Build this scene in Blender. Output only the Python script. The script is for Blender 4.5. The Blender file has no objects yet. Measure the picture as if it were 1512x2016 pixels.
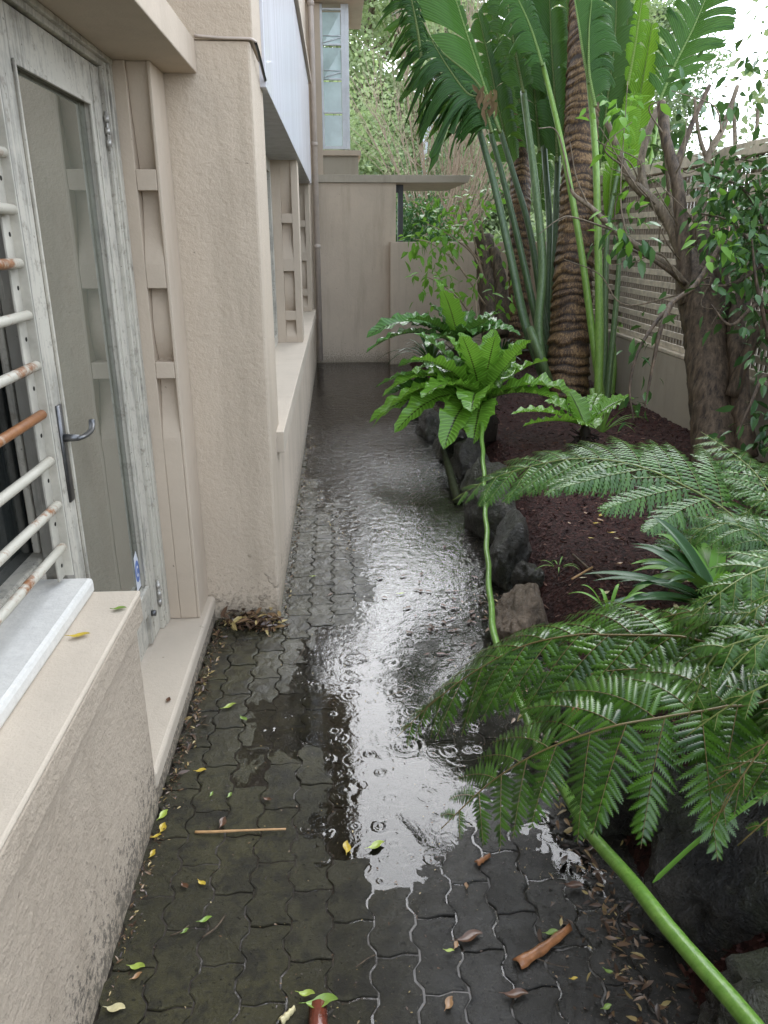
import bpy, math, random
import numpy as np
R_ = random.Random(7)
G_ = np.random.default_rng(11)
sc = bpy.context.scene
COL = sc.collection
# ------------------------------------------------------------------ camera
FPX = 1500.0; EYE = 1.65
PIT = math.atan(543/FPX); YAW = math.atan(96*math.cos(PIT)/FPX)
sp, cp, ss, cs = math.sin(PIT), math.cos(PIT), math.sin(YAW), math.cos(YAW)
FW = np.array((ss*cp, cs*cp, -sp)); RT = np.array((cs, -ss, 0)); UP = np.array((ss*sp, cs*sp, cp))
EYEP = np.array((0, 0, EYE))
def ray(x, y): return FW + (x-756)/FPX*RT + (1008-y)/FPX*UP
def at(x, y, d): return EYEP + d*ray(x, y)               # a point at distance d along the view axis
KD = 1.18                                                # how far back the rear planting and the fence stand
def far(x, y, d): return at(x, y, d*KD)
def atz(x, y, z):
    r = ray(x, y); return EYEP + (z-EYE)/r[2]*r
def atY(x, y, Y):
    r = ray(x, y); return EYEP + Y/r[1]*r
def atX(x, y, X):
    r = ray(x, y); return EYEP + X/r[0]*r
cd = bpy.data.cameras.new('camera'); cam = bpy.data.objects.new('camera', cd); COL.objects.link(cam)
cam.location = (0, 0, EYE); cam.rotation_euler = (math.pi/2-PIT, 0, -YAW)
cd.sensor_fit = 'VERTICAL'; cd.sensor_height = 36; cd.lens = 36*FPX/2016
cd.clip_start = 0.05; cd.clip_end = 1000
sc.camera = cam
# ------------------------------------------------------------------ mesh builder
def nrm(v):
    v = np.asarray(v, float); n = np.linalg.norm(v); return v/n if n > 1e-9 else v
class MB:
    def __init__(s): s.v = []; s.f = []; s.uv = []; s.n = 0
    def add(s, v, f, uv=None):
        v = np.asarray(v, float).reshape(-1, 3)
        if isinstance(f, np.ndarray): s.f.append(f.astype(np.int64)+s.n)
        else:
            by = {}
            for q in f: by.setdefault(len(q), []).append(q)
            for q in by.values(): s.f.append(np.array(q, np.int64)+s.n)
        s.v.append(v); s.uv.append(np.zeros((len(v), 2)) if uv is None else np.asarray(uv, float)); s.n += len(v)
    def build(s, name, m, parent=None, smooth=True, loc=None, bevel=0):
        me = bpy.data.meshes.new(name)
        V = np.concatenate(s.v) if s.v else np.zeros((0, 3))
        if loc is not None: V = V-np.asarray(loc)
        loops = np.concatenate([f.ravel() for f in s.f]); tot = np.concatenate([np.full(len(f), f.shape[1]) for f in s.f])
        me.vertices.add(len(V)); me.vertices.foreach_set('co', V.astype(np.float32).ravel())
        me.loops.add(len(loops)); me.loops.foreach_set('vertex_index', loops.astype(np.int32))
        me.polygons.add(len(tot)); st = np.concatenate(([0], np.cumsum(tot)[:-1]))
        me.polygons.foreach_set('loop_start', st.astype(np.int32))
        me.polygons.foreach_set('use_smooth', np.full(len(tot), smooth))
        me.update(calc_edges=True)
        a = me.attributes.new('luv', 'FLOAT2', 'POINT'); a.data.foreach_set('vector', np.concatenate(s.uv).astype(np.float32).ravel())
        me.validate()
        o = bpy.data.objects.new(name, me); COL.objects.link(o)
        if m is not None: me.materials.append(m)
        if parent is not None: o.parent = parent
        if loc is not None:
            o.location = loc
        if bevel:
            b = o.modifiers.new('bevel', 'BEVEL'); b.width = bevel; b.segments = 2; b.limit_method = 'ANGLE'
        return o
    # shapes
    def box(s, x0, x1, y0, y1, z0, z1):
        v = [(x, y, z) for z in (z0, z1) for y in (y0, y1) for x in (x0, x1)]
        s.add(v, [(0, 2, 3, 1), (4, 5, 7, 6), (0, 1, 5, 4), (2, 6, 7, 3), (0, 4, 6, 2), (1, 3, 7, 5)]); return s
    def prism(s, poly, axis, a, b):
        n = len(poly)
        def P(u, w, t): return (t, u, w) if axis == 0 else ((u, t, w) if axis == 1 else (u, w, t))
        v = [P(u, w, a) for u, w in poly]+[P(u, w, b) for u, w in poly]
        s.add(v, [tuple(range(n))[::-1], tuple(range(n, 2*n))]+[(i, (i+1) % n, n+(i+1) % n, n+i) for i in range(n)]); return s
    def tube(s, pts, rad, sides=8, caps=True, flat=1.0, jit=0):
        P = np.asarray(pts, float); n = len(P); rad = np.broadcast_to(rad, (n,)) if np.ndim(rad) <= 1 else rad
        T = np.gradient(P, axis=0); T /= np.linalg.norm(T, axis=1)[:, None]+1e-12
        a = np.array((0, 0, 1.)) if abs(T[0][2]) < .9 else np.array((1., 0, 0))
        A = np.zeros((n, 3)); u = nrm(np.cross(T[0], a))
        for i in range(n):
            u = nrm(u-T[i]*u.dot(T[i])); A[i] = u
        B = np.cross(T, A); th = np.arange(sides)*2*math.pi/sides
        ring = P[:, None, :]+rad[:, None, None]*(np.cos(th)[None, :, None]*A[:, None, :]+flat*np.sin(th)[None, :, None]*B[:, None, :])
        if jit: ring = ring+(rad[:, None, None]*jit)*G_.normal(size=ring.shape)
        uv = np.stack(np.broadcast_arrays(np.linspace(0, 1, n)[:, None], (th/(2*math.pi))[None, :]), -1).reshape(-1, 2)
        i = np.arange(n-1)[:, None]*sides; j = np.arange(sides)[None, :]; k = (j+1) % sides
        f = np.stack([i+j, i+k, i+sides+k, i+sides+j], -1).reshape(-1, 4)
        base = s.n; s.add(ring.reshape(-1, 3), f, uv)
        if caps:
            s.f.append(np.array([list(range(sides))[::-1]])+base); s.f.append(np.array([list(range((n-1)*sides, n*sides))])+base)
        return s
    def ribbon(s, pts, hw, nor, fold=0.0, nx=1, wave=0, freq=9, ph=0):
        """leaf blade along pts; hw half widths; nor facing hint; nx strips per side; wave = edge ruffle"""
        P = np.asarray(pts, float); n = len(P); hw = np.asarray(hw, float)
        T = np.gradient(P, axis=0); T /= np.linalg.norm(T, axis=1)[:, None]+1e-12
        S = np.cross(T, np.broadcast_to(nor, P.shape)); S /= np.linalg.norm(S, axis=1)[:, None]+1e-9
        N = np.cross(S, T); c = np.linspace(-1, 1, 2*nx+1); t = np.linspace(0, 1, n)
        z = fold*np.abs(c)[None, :]*hw[:, None]+wave*hw[:, None]*np.abs(c)[None, :]**1.5*np.sin(freq*2*math.pi*t[:, None]+ph+np.sign(c)[None, :]*.8)
        V = P[:, None, :]+(c[None, :]*hw[:, None])[..., None]*S[:, None, :]+z[..., None]*N[:, None, :]
        uv = np.stack(np.broadcast_arrays(t[:, None], c[None, :]), -1).reshape(-1, 2)
        m = 2*nx+1; i = np.arange(n-1)[:, None]*m; j = np.arange(m-1)[None, :]
        s.add(V.reshape(-1, 3), np.stack([i+j, i+j+1, i+m+j+1, i+m+j], -1).reshape(-1, 4), uv); return s
    def leaves(s, base, dirs, size, width=.42, fold=.25, curl=.25):
        """many small leaves at once: base (n,3), dirs (n,3), size (n,)"""
        n = len(base); base = np.asarray(base, float); D = np.asarray(dirs, float); D = D/(np.linalg.norm(D, axis=1)[:, None]+1e-9)
        up = np.broadcast_to((0, 0, 1.), D.shape)+.45*G_.normal(size=D.shape)
        S = np.cross(D, up); S /= np.linalg.norm(S, axis=1)[:, None]+1e-9; N = np.cross(S, D)
        x = np.array((0, .28, .62, 1, .28, .62, .28, .62)); y = np.array((0, 0, 0, 0, .5, .44, -.5, -.44))*width
        z = np.where(y != 0, fold*np.abs(y), 0)-curl*x**2
        size = np.broadcast_to(size, (n,))[:, None, None]
        V = base[:, None]+size*(x[None, :, None]*D[:, None]+y[None, :, None]*S[:, None]+z[None, :, None]*N[:, None])
        q = np.array([(0, 1, 4, 4), (1, 2, 5, 4), (2, 3, 5, 5), (0, 6, 1, 1), (6, 7, 2, 1), (7, 3, 2, 2)])
        tri = np.array([(0, 1, 4), (2, 3, 5), (0, 6, 1), (7, 3, 2)]); qd = np.array([(1, 2, 5, 4), (6, 7, 2, 1)])
        o = (np.arange(n)*8)[:, None, None]
        uv = np.tile(np.stack([x, y*2/width], -1), (n, 1)); b = s.n
        s.add(V.reshape(-1, 3), (o+tri[None]).reshape(-1, 3), uv); s.f.append((o+qd[None]).reshape(-1, 4)+b); return s
    def quads(s, base, size, flat=0.0):
        """tiny folded diamonds with random facing"""
        n = len(base); D = G_.normal(size=(n, 3)); D[:, 2] = D[:, 2]*(1-flat)-.3; D /= np.linalg.norm(D, axis=1)[:, None]
        S = np.cross(D, G_.normal(size=(n, 3))); S /= np.linalg.norm(S, axis=1)[:, None]+1e-9
        size = np.broadcast_to(size, (n,))[:, None]
        b = np.asarray(base, float)
        V = np.stack([b, b+size*(.5*D+.32*S), b+size*D, b+size*(.5*D-.32*S)], 1)
        s.add(V.reshape(-1, 3), (np.arange(n)*4)[:, None]+np.arange(4)[None, :]); return s
def cr(pts, n=8):
    """smooth curve through the points"""
    P = np.asarray(pts, float); P = np.vstack([2*P[0]-P[1], P, 2*P[-1]-P[-2]]); out = []
    for i in range(1, len(P)-2):
        p0, p1, p2, p3 = P[i-1:i+3]
        for k in range(n):
            t = k/n; out.append(.5*((2*p1)+(p2-p0)*t+(2*p0-5*p1+4*p2-p3)*t*t+(3*p1-p0-3*p2+p3)*t**3))
    out.append(P[-2]); return np.array(out)
def arc(P, n):
    """resample a curve at n evenly spaced points"""
    P = np.asarray(P, float); d = np.concatenate(([0], np.cumsum(np.linalg.norm(np.diff(P, axis=0), axis=1)))); t = np.linspace(0, d[-1], n)
    return np.stack([np.interp(t, d, P[:, k]) for k in range(P.shape[1])], -1)
def tag(o, label=None, cat=None, group=None, kind=None):
    for k, v in (('label', label), ('category', cat), ('group', group), ('kind', kind)):
        if v: o[k] = v
    return o
def thing(name, label, cat, loc=(0, 0, 0), group=None):
    o = bpy.data.objects.new(name, None); COL.objects.link(o); o.location = tuple(float(c) for c in loc); o.empty_display_size = .1
    return tag(o, label, cat, group)
def part(mb, name, m, parent, **k):
    """part meshes are given in world space; keep the thing's empty at its base"""
    o = mb.build(name, m, None, **k)
    o.parent = parent
    p = parent; off = np.zeros(3)
    while p is not None: off = off+np.array(p.location); p = p.parent
    o.location = tuple(np.array(o.location)-off); return o
# ------------------------------------------------------------------ materials
class NT:
    def __init__(s, name):
        s.m = bpy.data.materials.new(name); s.m.use_nodes = True; s.t = s.m.node_tree; s.b = s.t.nodes['Principled BSDF']; s.out = s.t.nodes['Material Output']
    def n(s, typ, **k):
        q = s.t.nodes.new('ShaderNode'+typ)
        for a, v in k.items():
            if a.startswith('i_'): q.inputs[a[2:].replace('_', ' ')].default_value = v
            else: setattr(q, a, v)
        return q
    def l(s, a, b): s.t.links.new(a, b)
    def co(s, kind='Object', scale=(1, 1, 1)):
        c = s.n('TexCoord'); mp = s.n('Mapping'); mp.inputs['Scale'].default_value = scale; s.l(c.outputs[kind], mp.inputs['Vector']); return mp.outputs[0]
    def noise(s, scale, detail=4, rough=.55, vec=None, dist=0):
        q = s.n('TexNoise'); q.inputs['Scale'].default_value = scale; q.inputs['Detail'].default_value = detail; q.inputs['Roughness'].default_value = rough; q.inputs['Distortion'].default_value = dist
        if vec is not None: s.l(vec, q.inputs['Vector'])
        return q.outputs['Fac']
    def ramp(s, fac, stops):
        q = s.n('ValToRGB'); e = q.color_ramp.elements
        while len(e) < len(stops): e.new(.5)
        for k, (p, c) in enumerate(stops): e[k].position = p; e[k].color = (*c, 1) if len(c) == 3 else c
        s.l(fac, q.inputs[0]); return q.outputs[0]
    def step(s, fac, a, b):
        q = s.n('MapRange'); q.inputs[1].default_value = a; q.inputs[2].default_value = b; s.l(fac, q.inputs[0]); return q.outputs[0]
    def mix(s, fac, a, b, mode='MIX'):
        q = s.n('Mix', data_type='RGBA', blend_type=mode)
        if isinstance(fac, (int, float)): q.inputs[0].default_value = fac
        else: s.l(fac, q.inputs[0])
        for k, c in ((6, a), (7, b)):
            if isinstance(c, tuple): q.inputs[k].default_value = (*c, 1)
            else: s.l(c, q.inputs[k])
        return q.outputs[2]
    def math(s, op, a, b=None, c=None):
        q = s.n('Math', operation=op)
        for k, x in enumerate((a, b, c)):
            if x is None: continue
            if isinstance(x, (int, float)): q.inputs[k].default_value = x
            else: s.l(x, q.inputs[k])
        return q.outputs[0]
    def bump(s, h, dist, strength=1, prev=None):
        q = s.n('Bump'); q.inputs['Distance'].default_value = dist; q.inputs['Strength'].default_value = strength; s.l(h, q.inputs['Height'])
        if prev is not None: s.l(prev, q.inputs['Normal'])
        return q.outputs[0]
    def fin(s, col=None, rough=None, nor=None, spec=None, coat=None, metal=None):
        for k, v in (('Base Color', col), ('Roughness', rough), ('Normal', nor), ('Specular IOR Level', spec), ('Coat Weight', coat), ('Metallic', metal)):
            if v is None: continue
            if isinstance(v, tuple): s.b.inputs[k].default_value = (*v, 1)
            elif isinstance(v, (int, float)): s.b.inputs[k].default_value = v
            else: s.l(v, s.b.inputs[k])
        return s.m
def pos_xyz(t):
    g = t.n('NewGeometry'); q = t.n('SeparateXYZ'); t.l(g.outputs['Position'], q.inputs[0]); return g.outputs['Position'], q.outputs
def stucco(name, col, grain=150, depth=.0042, mould=0.0, streak=.5, rough=.75, flake=0):
    t = NT(name); p, (x, y, z) = pos_xyz(t)
    big = t.noise(1.6, 5, .6, p); mid = t.noise(14, 4, .6, p); fine = t.noise(grain, 3, .6, p); mg = t.noise(grain*.3, 3, .5, p)
    mp = t.n('Mapping'); mp.inputs['Scale'].default_value = (3.6, 3.6, .45); t.l(p, mp.inputs['Vector']); st = t.noise(1.6, 5, .65, mp.outputs[0])
    c = t.mix(t.step(big, .3, .75), tuple(k*.9 for k in col), tuple(min(1, k*1.08) for k in col))
    c = t.mix(t.math('MULTIPLY', t.step(st, .5, .78), streak), c, tuple(k*f for k, f in zip(col, (.62, .6, .56))))
    c = t.mix(t.math('MULTIPLY', t.step(mid, .55, .8), .25), c, tuple(k*.7 for k in col))
    if mould:
        low = t.step(z, .62, .0); sp_ = t.noise(60, 5, .75, p); lowp = t.math('MULTIPLY', low, low)
        th = t.step(t.math('ADD', sp_, t.math('MULTIPLY', lowp, .25)), .66, .75)
        c = t.mix(t.math('MULTIPLY', th, mould), c, (.045, .042, .035))
        damp = t.step(t.math('ADD', t.math('MULTIPLY', t.noise(4, 5, .7, p), .35), low), 1.0, 1.3)
        c = t.mix(t.math('MULTIPLY', damp, .55), c, tuple(k*f for k, f in zip(col, (.42, .42, .36))))
    specks = t.step(t.noise(38, 2, .5, p), .77, .80); c = t.mix(t.math('MULTIPLY', specks, .6), c, (.09, .07, .05))
    h = t.math('ADD', t.math('MULTIPLY', fine, .6), t.math('MULTIPLY', mg, .9))
    if flake:
        fl = t.step(t.math('ADD', t.noise(7, 6, .7, p), t.math('MULTIPLY', t.step(z, .60, .05), .24)), .755, .785); h = t.math('ADD', h, t.math('MULTIPLY', fl, flake))
    return t.fin(c, rough, t.bump(h, depth, .8), .35)
BEIGE = (.53, .44, .335)
M = {}
M['render'] = stucco('painted_render', BEIGE, flake=1.6, depth=.006, mould=.35, streak=.7)
M['canopy'] = stucco('stained_canopy_edge', (.44, .39, .31), grain=90, depth=.002, streak=.95)
M['render_low'] = stucco('painted_render_base', (.43, .355, .27), mould=.75, depth=.0075, grain=120)
M['render_sill'] = stucco('painted_sill', (.52, .445, .35), grain=200, depth=.0022, streak=.15)
M['render_far'] = stucco('far_render', (.57, .475, .37), depth=.003, streak=.75, mould=.5)
M['render_smooth'] = stucco('smooth_render', (.52, .43, .33), grain=120, depth=.0022, streak=.3)
def panel():
    t = NT('sky_sheen_panel_paint'); p, (x, y, z) = pos_xyz(t)
    mp = t.n('Mapping'); mp.inputs['Scale'].default_value = (6, 6, .5); t.l(p, mp.inputs['Vector']); st = t.noise(2, 6, .65, mp.outputs[0])
    c = t.mix(t.step(st, .35, .7), (.50, .49, .50), (.60, .60, .63))  # bluish white of the reflected sky is put into this base colour
    c = t.mix(t.math('MULTIPLY', t.step(t.noise(30, 3, .5, p), .68, .74), .35), c, (.30, .27, .25))
    return t.fin(c, t.step(st, 1.2, .0), t.bump(t.noise(150, 3, .5, p), .0008), .5, .25)
M['panel'] = panel()
def timber(name='weathered_white_timber', lo=.56, hi=.70):
    t = NT(name); p, (x, y, z) = pos_xyz(t)
    mp = t.n('Mapping'); mp.inputs['Scale'].default_value = (60, 60, 3); t.l(p, mp.inputs['Vector']); g = t.noise(1, 6, .7, mp.outputs[0]); big = t.noise(3.5, 5, .7, p)
    bare = t.step(t.math('ADD', t.math('MULTIPLY', g, .55), t.math('MULTIPLY', big, .6)), lo, hi)
    c = t.mix(bare, (.50, .465, .385), (.25, .235, .20)); c = t.mix(t.math('MULTIPLY', t.step(t.noise(25, 5, .7, p), .55, .68), .65), c, (.20, .17, .13)); c = t.mix(t.math('MULTIPLY', t.step(t.noise(70, 3, .6, p), .66, .72), .7), c, (.08, .065, .05))
    return t.fin(c, .6, t.bump(g, .0012), .35)
M['timber'] = timber(); M['timber_grey'] = timber('bare_grey_timber', .36, .52)
def rusty():
    t = NT('rusted_white_steel'); p, _ = pos_xyz(t)
    ra = t.n('Attribute', attribute_type='OBJECT', attribute_name='rust')
    r = t.step(t.math('ADD', t.math('ADD', t.math('MULTIPLY', t.noise(7, 3, .6, p), .75), t.math('MULTIPLY', t.noise(60, 5, .75, p), .4)), t.math('MULTIPLY', t.math('SUBTRACT', ra.outputs['Fac'], .42), .8)), .60, .69)
    c = t.mix(r, (.47, .44, .36), t.mix(t.noise(40, 3, .5, p), (.13, .045, .015), (.36, .16, .06)))
    return t.fin(c, t.step(r, 1.9, -1.1) if False else .5, t.bump(t.noise(90, 4, .6, p), .0008), .4)
M['rusty'] = rusty()
def plain(name, col, rough=.5, spec=.5, var=.25, scale=8, metal=0, bump=0, bscale=60):
    t = NT(name); p, _ = pos_xyz(t); f = t.noise(scale, 5, .65, p)
    c = t.mix(t.step(f, .3, .7), tuple(k*(1-var) for k in col), tuple(min(1, k*(1+var)) for k in col))
    return t.fin(c, rough, t.bump(t.noise(bscale, 4, .6, p), bump) if bump else None, spec, None, metal)
M['strip'] = plain('painted_steel_strip', (.44, .41, .34), .5, .4, .25, 9, bump=.0008)
M['white_ledge'] = plain('crazed_white_paint', (.60, .58, .53), .45, .45, .07, 45, bump=.0022, bscale=45)
M['steel'] = plain('dull_steel', (.13, .13, .13), .38, .5, .3, 30, metal=.8)
M['brass'] = plain('tarnished_hinge', (.42, .40, .36), .4, .5, .3, 40, metal=.5)
M['hole'] = plain('dark_hole', (.02, .018, .015), .8, .2)
M['black'] = plain('black_paint', (.018, .018, .02), .35, .5)
M['pipe'] = plain('painted_pipe', (.48, .41, .35), .4, .5, .15, 6, bump=.0005)
def glass(name, col, f0, rough=.015):
    t = NT(name); p, _ = pos_xyz(t); t.b.inputs['IOR'].default_value = f0
    c = t.mix(t.step(t.noise(2.5, 4, .6, p), .3, .75), tuple(k*.7 for k in col), tuple(k*1.3 for k in col))
    return t.fin(c, t.step(t.noise(6, 5, .7, p), .2, 6.0) if False else rough, t.bump(t.noise(2.2, 2, .5, p), .0022, .6), .5)
M['pane'] = glass('door_glass', (.125, .13, .10), 3.4)
M['dark_pane'] = glass('window_glass', (.028, .032, .03), 1.6)
M['louvre'] = glass('louvre_glass', (.44, .56, .54), 1.6, .12)
M['frame_white'] = plain('white_metal_frame', (.60, .63, .66), .4, .5, .1)
def paver():
    t = NT('wet_paver'); p, (x, y, z) = pos_xyz(t)
    g = t.n('NewGeometry'); rnd = g.outputs['Random Per Island']
    n1 = t.noise(3, 6, .7, p); n2 = t.noise(130, 6, .8, p); n3 = t.noise(22, 5, .7, p)
    c = t.mix(rnd, (.012, .011, .009), (.032, .029, .023))
    moss = t.math('MULTIPLY', t.step(x, .25, -.25), t.step(t.math('ADD', n1, t.math('MULTIPLY', n3, .35)), .42, .7)); c = t.mix(t.math('MULTIPLY', moss, 1.0), c, (.062, .055, .021))
    c = t.mix(t.math('MULTIPLY', t.step(n2, .52, .66), .75), c, (.075, .068, .052)); c = t.mix(t.math('MULTIPLY', t.step(n3, .48, .66), .7), c, (.012, .011, .009)); c = t.mix(t.math('MULTIPLY', t.step(t.noise(6, 7, .8, p), .47, .58), .75), c, (.016, .014, .010)); pk = t.step(t.noise(75, 2, .4, p), .70, .74); c = t.mix(t.math('MULTIPLY', pk, .7), c, (.006, .005, .004))
    h = t.math('SUBTRACT', t.math('ADD', n2, t.math('MULTIPLY', n3, .6)), t.math('MULTIPLY', pk, .5))
    r = t.math('ADD', .12, t.math('ADD', t.math('MULTIPLY', t.step(n1, .3, .7), .25), t.math('MULTIPLY', t.math('MULTIPLY', t.step(x, .2, -.1), t.step(y, 3.0, 2.2)), .2)))
    nb = t.bump(h, .006, 1); t.l(t.bump(t.math('ADD', n2, n3), .0016, 1), t.b.inputs['Coat Normal'])
    return t.fin(c, r, nb, .3, t.math('MULTIPLY', t.math('MAXIMUM', t.step(y, 1.9, 2.9), t.math('MULTIPLY', t.step(x, .0, .3), .6)), t.math('ADD', .45, t.math('MULTIPLY', t.step(t.noise(7, 5, .7, p), .35, .6), .5))))
M['paver'] = paver(); M['paver'].node_tree.nodes['Principled BSDF'].inputs['Coat Roughness'].default_value = .10; M['paver'].node_tree.nodes['Principled BSDF'].inputs['Coat IOR'].default_value = 1.45
M['mud'] = plain('silt_joint', (.030, .024, .018), .3, .5, .4, 9, bump=.004, bscale=40)
def water():
    t = NT('rain_water'); p, (x, y, z) = pos_xyz(t)
    H = None
    for k, (sc_, seed, ring) in enumerate(((3.4, 0, 130), (5.2, 7, 190), (8.5, 3, 300), (13, 5, 420))):
        mp = t.n('Mapping'); mp.inputs['Location'].default_value = (seed, seed*.37, 0); mp.inputs['Scale'].default_value = (1, 1, 0); t.l(p, mp.inputs['Vector'])
        v = t.n('TexVoronoi', voronoi_dimensions='2D'); v.inputs['Scale'].default_value = sc_; t.l(mp.outputs[0], v.inputs['Vector'])
        d = t.math('DIVIDE', v.outputs['Distance'], sc_); sep = t.n('SeparateColor'); t.l(v.outputs['Color'], sep.inputs[0])
        rad = t.math('MULTIPLY', sep.outputs[0], .40/sc_)                       # how far this drop's ring has run
        e = t.math('SUBTRACT', d, rad); env = t.math('EXPONENT', t.math('MULTIPLY', t.math('MULTIPLY', e, e), -(sc_*9)**2))
        w = t.math('MULTIPLY', t.math('SINE', t.math('MULTIPLY', e, ring)), env)
        w = t.math('MULTIPLY', w, t.math('MULTIPLY', t.math('SUBTRACT', 1.1, sep.outputs[0]), t.math('MULTIPLY', t.step(sep.outputs[1], .35, .8), t.step(sep.outputs[2], -.3, 1.0))))
        H = w if H is None else t.math('ADD', H, t.math('MULTIPLY', w, .8-.12*k))
    mp = t.n('Mapping'); mp.inputs['Scale'].default_value = (1, .8, 0); t.l(p, mp.inputs['Vector'])
    chop = t.noise(21, 4, .6, mp.outputs[0]); far = t.step(y, 2.5, 6.0)
    H = t.math('ADD', H, t.math('MULTIPLY', t.math('SUBTRACT', chop, .5), t.math('ADD', .45, t.math('MULTIPLY', t.math('MULTIPLY', far, t.step(y, 9.5, 6.5)), 9.0))))
    nb = t.bump(H, .0013, 1.0)
    fr = t.n('Fresnel'); fr.inputs['IOR'].default_value = 1.43; t.l(nb, fr.inputs['Normal'])
    gl = t.n('BsdfGlossy'); gl.inputs['Roughness'].default_value = .02; gl.inputs['Color'].default_value = (1, 1, 1, 1); t.l(nb, gl.inputs['Normal'])
    tr = t.n('BsdfTransparent'); t.l(t.mix(t.step(y, 3.2, 7), (.80, .78, .74), (.42, .37, .33)), tr.inputs['Color'])
    mx = t.n('MixShader'); t.l(fr.outputs[0], mx.inputs[0]); t.l(tr.outputs[0], mx.inputs[1]); t.l(gl.outputs[0], mx.inputs[2]); t.l(mx.outputs[0], t.out.inputs['Surface'])
    return t.m
M['water'] = water()
def leafm(name, a, b, rough=.3, trans=.25, rib=0, mid=None, coat=.2, nscale=2.5, edge=None, stem=None):
    """a leaf: colour varies blade by blade; luv = (along, across) draws midrib and cross ribs"""
    t = NT(name); p, _ = pos_xyz(t); g = t.n('NewGeometry'); at_ = t.n('Attribute', attribute_name='luv'); q = t.n('SeparateXYZ'); t.l(at_.outputs['Vector'], q.inputs[0]); u, v = q.outputs[0], q.outputs[1]
    f = t.math('ADD', t.math('MULTIPLY', g.outputs['Random Per Island'], .5), t.math('MULTIPLY', t.noise(nscale, 4, .6, p), .5))
    c = t.mix(t.step(f, .2, .8), a, b); nor = None
    av = t.math('ABSOLUTE', v)
    if edge: c = t.mix(t.math('MULTIPLY', t.step(t.math('ADD', av, t.math('MULTIPLY', t.noise(9, 4, .6, p), .6)), 1.25, 1.4), .8), c, edge)
    if stem: c = t.mix(t.step(t.math('ADD', u, av), .001, .002), c, stem)
    if mid: c = t.mix(t.step(av, .09, .05), c, mid)
    if rib:
        w = t.math('SINE', t.math('MULTIPLY', t.math('SUBTRACT', u, t.math('MULTIPLY', av, .06)), rib)); nor = t.bump(w, .0025, .8)
        c = t.mix(t.step(w, .4, 1.6), c, tuple(k*1.8 for k in b))
    t.fin(c, rough+.08, nor, .16, coat*.5); t.b.inputs['Coat Roughness'].default_value = .06
    if trans:
        tl = t.n('BsdfTranslucent'); t.l(t.mix(.35, c, (.25, .45, .05)), tl.inputs['Color']); mx = t.n('MixShader'); mx.inputs[0].default_value = trans
        t.l(t.b.outputs[0], mx.inputs[1]); t.l(tl.outputs[0], mx.inputs[2]); t.l(mx.outputs[0], t.out.inputs['Surface'])
    return t.m
M['fern'] = leafm('tree_fern_leaf', (.013, .047, .004), (.068, .165, .013), .24, .12, coat=1.0, nscale=6, stem=(.16, .12, .045))
M['fern_far'] = leafm('pale_fern_leaf', (.026, .080, .012), (.082, .185, .030), .26, .15, coat=.9, nscale=5, stem=(.20, .24, .07))
M['nest'] = leafm('nest_fern_leaf', (.11, .26, .025), (.18, .37, .045), .16, .35, 190, (.03, .03, .012), 1.2)
M['nest_dark'] = leafm('dark_nest_fern_leaf', (.05, .14, .03), (.09, .21, .045), .16, .2, 160, (.03, .03, .012), 1.2)
M['paddle'] = leafm('paddle_leaf', (.012, .042, .010), (.028, .080, .014), .30, .28, 330, (.16, .20, .07), .15)
M['paddle_bright'] = leafm('bright_paddle_leaf', (.085, .20, .012), (.14, .29, .02), .35, .45, 300, (.25, .34, .09), .1)
M['paddle_mid'] = leafm('green_paddle_leaf', (.018, .062, .011), (.040, .115, .018), .25, .3, 330, (.22, .32, .10), .25)
M['dry'] = leafm('dry_leaf', (.09, .058, .028), (.19, .13, .065), .6, .15, 0, None, 0)
M['strap'] = leafm('strap_leaf', (.012, .045, .012), (.026, .08, .02), .30, .12, 0, (.05, .12, .04), .4)
M['strap_light'] = leafm('light_strap_leaf', (.10, .24, .03), (.16, .34, .05), .3, .3, 0, (.2, .32, .09), .2)
M['shrub'] = leafm('glossy_shrub_leaf', (.032, .085, .030), (.095, .19, .06), .17, .1, 0, None, .55)
M['young'] = leafm('young_leaf', (.10, .25, .03), (.18, .36, .05), .3, .4, 0, None, .2)
M['grass'] = leafm('grass_blade', (.08, .17, .03), (.15, .26, .06), .4, .3, 0, None, .1)
M['gum'] = leafm('hazed_gum_leaf', (.25, .31, .16), (.42, .48, .25), .55, .4, 0, None, 0, 1.2)  # distance haze and washed-out light put into the pale leaf colour
M['gum_dark'] = leafm('hazed_dark_tree_leaf', (.16, .21, .12), (.28, .34, .18), .5, .35, 0, None, 0, 1.2)  # paled for haze as well, less than the gum leaf
M['hedge'] = leafm('hedge_leaf', (.03, .085, .03), (.07, .16, .05), .35, .2, 0, None, .2)
def stalk(name, a, b, rough=.3, scar=.35):
    t = NT(name); p, _ = pos_xyz(t); mp = t.n('Mapping'); mp.inputs['Scale'].default_value = (70, 70, 7); t.l(p, mp.inputs['Vector'])
    c = t.mix(t.step(t.noise(1, 5, .7, mp.outputs[0]), .35, .7), a, b); c = t.mix(t.math('MULTIPLY', t.step(t.noise(55, 4, .65, p), .62, .70), scar), c, tuple(k*.4 for k in a)); c = t.mix(t.math('MULTIPLY', t.step(t.noise(16, 5, .75, p), .66, .70), scar), c, (.10, .075, .03))
    return t.fin(c, rough, t.bump(t.noise(1, 4, .6, mp.outputs[0]), .0012), .5, .15)
M['stalk'] = stalk('grey_green_stalk', (.055, .105, .035), (.15, .22, .085), .45, .7)
M['stalk_dark'] = stalk('dark_green_stalk', (.028, .062, .020), (.085, .14, .05), .45, .7)
M['stalk_bright'] = stalk('bright_green_stalk', (.11, .22, .03), (.22, .36, .065), .42, .6)
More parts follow.
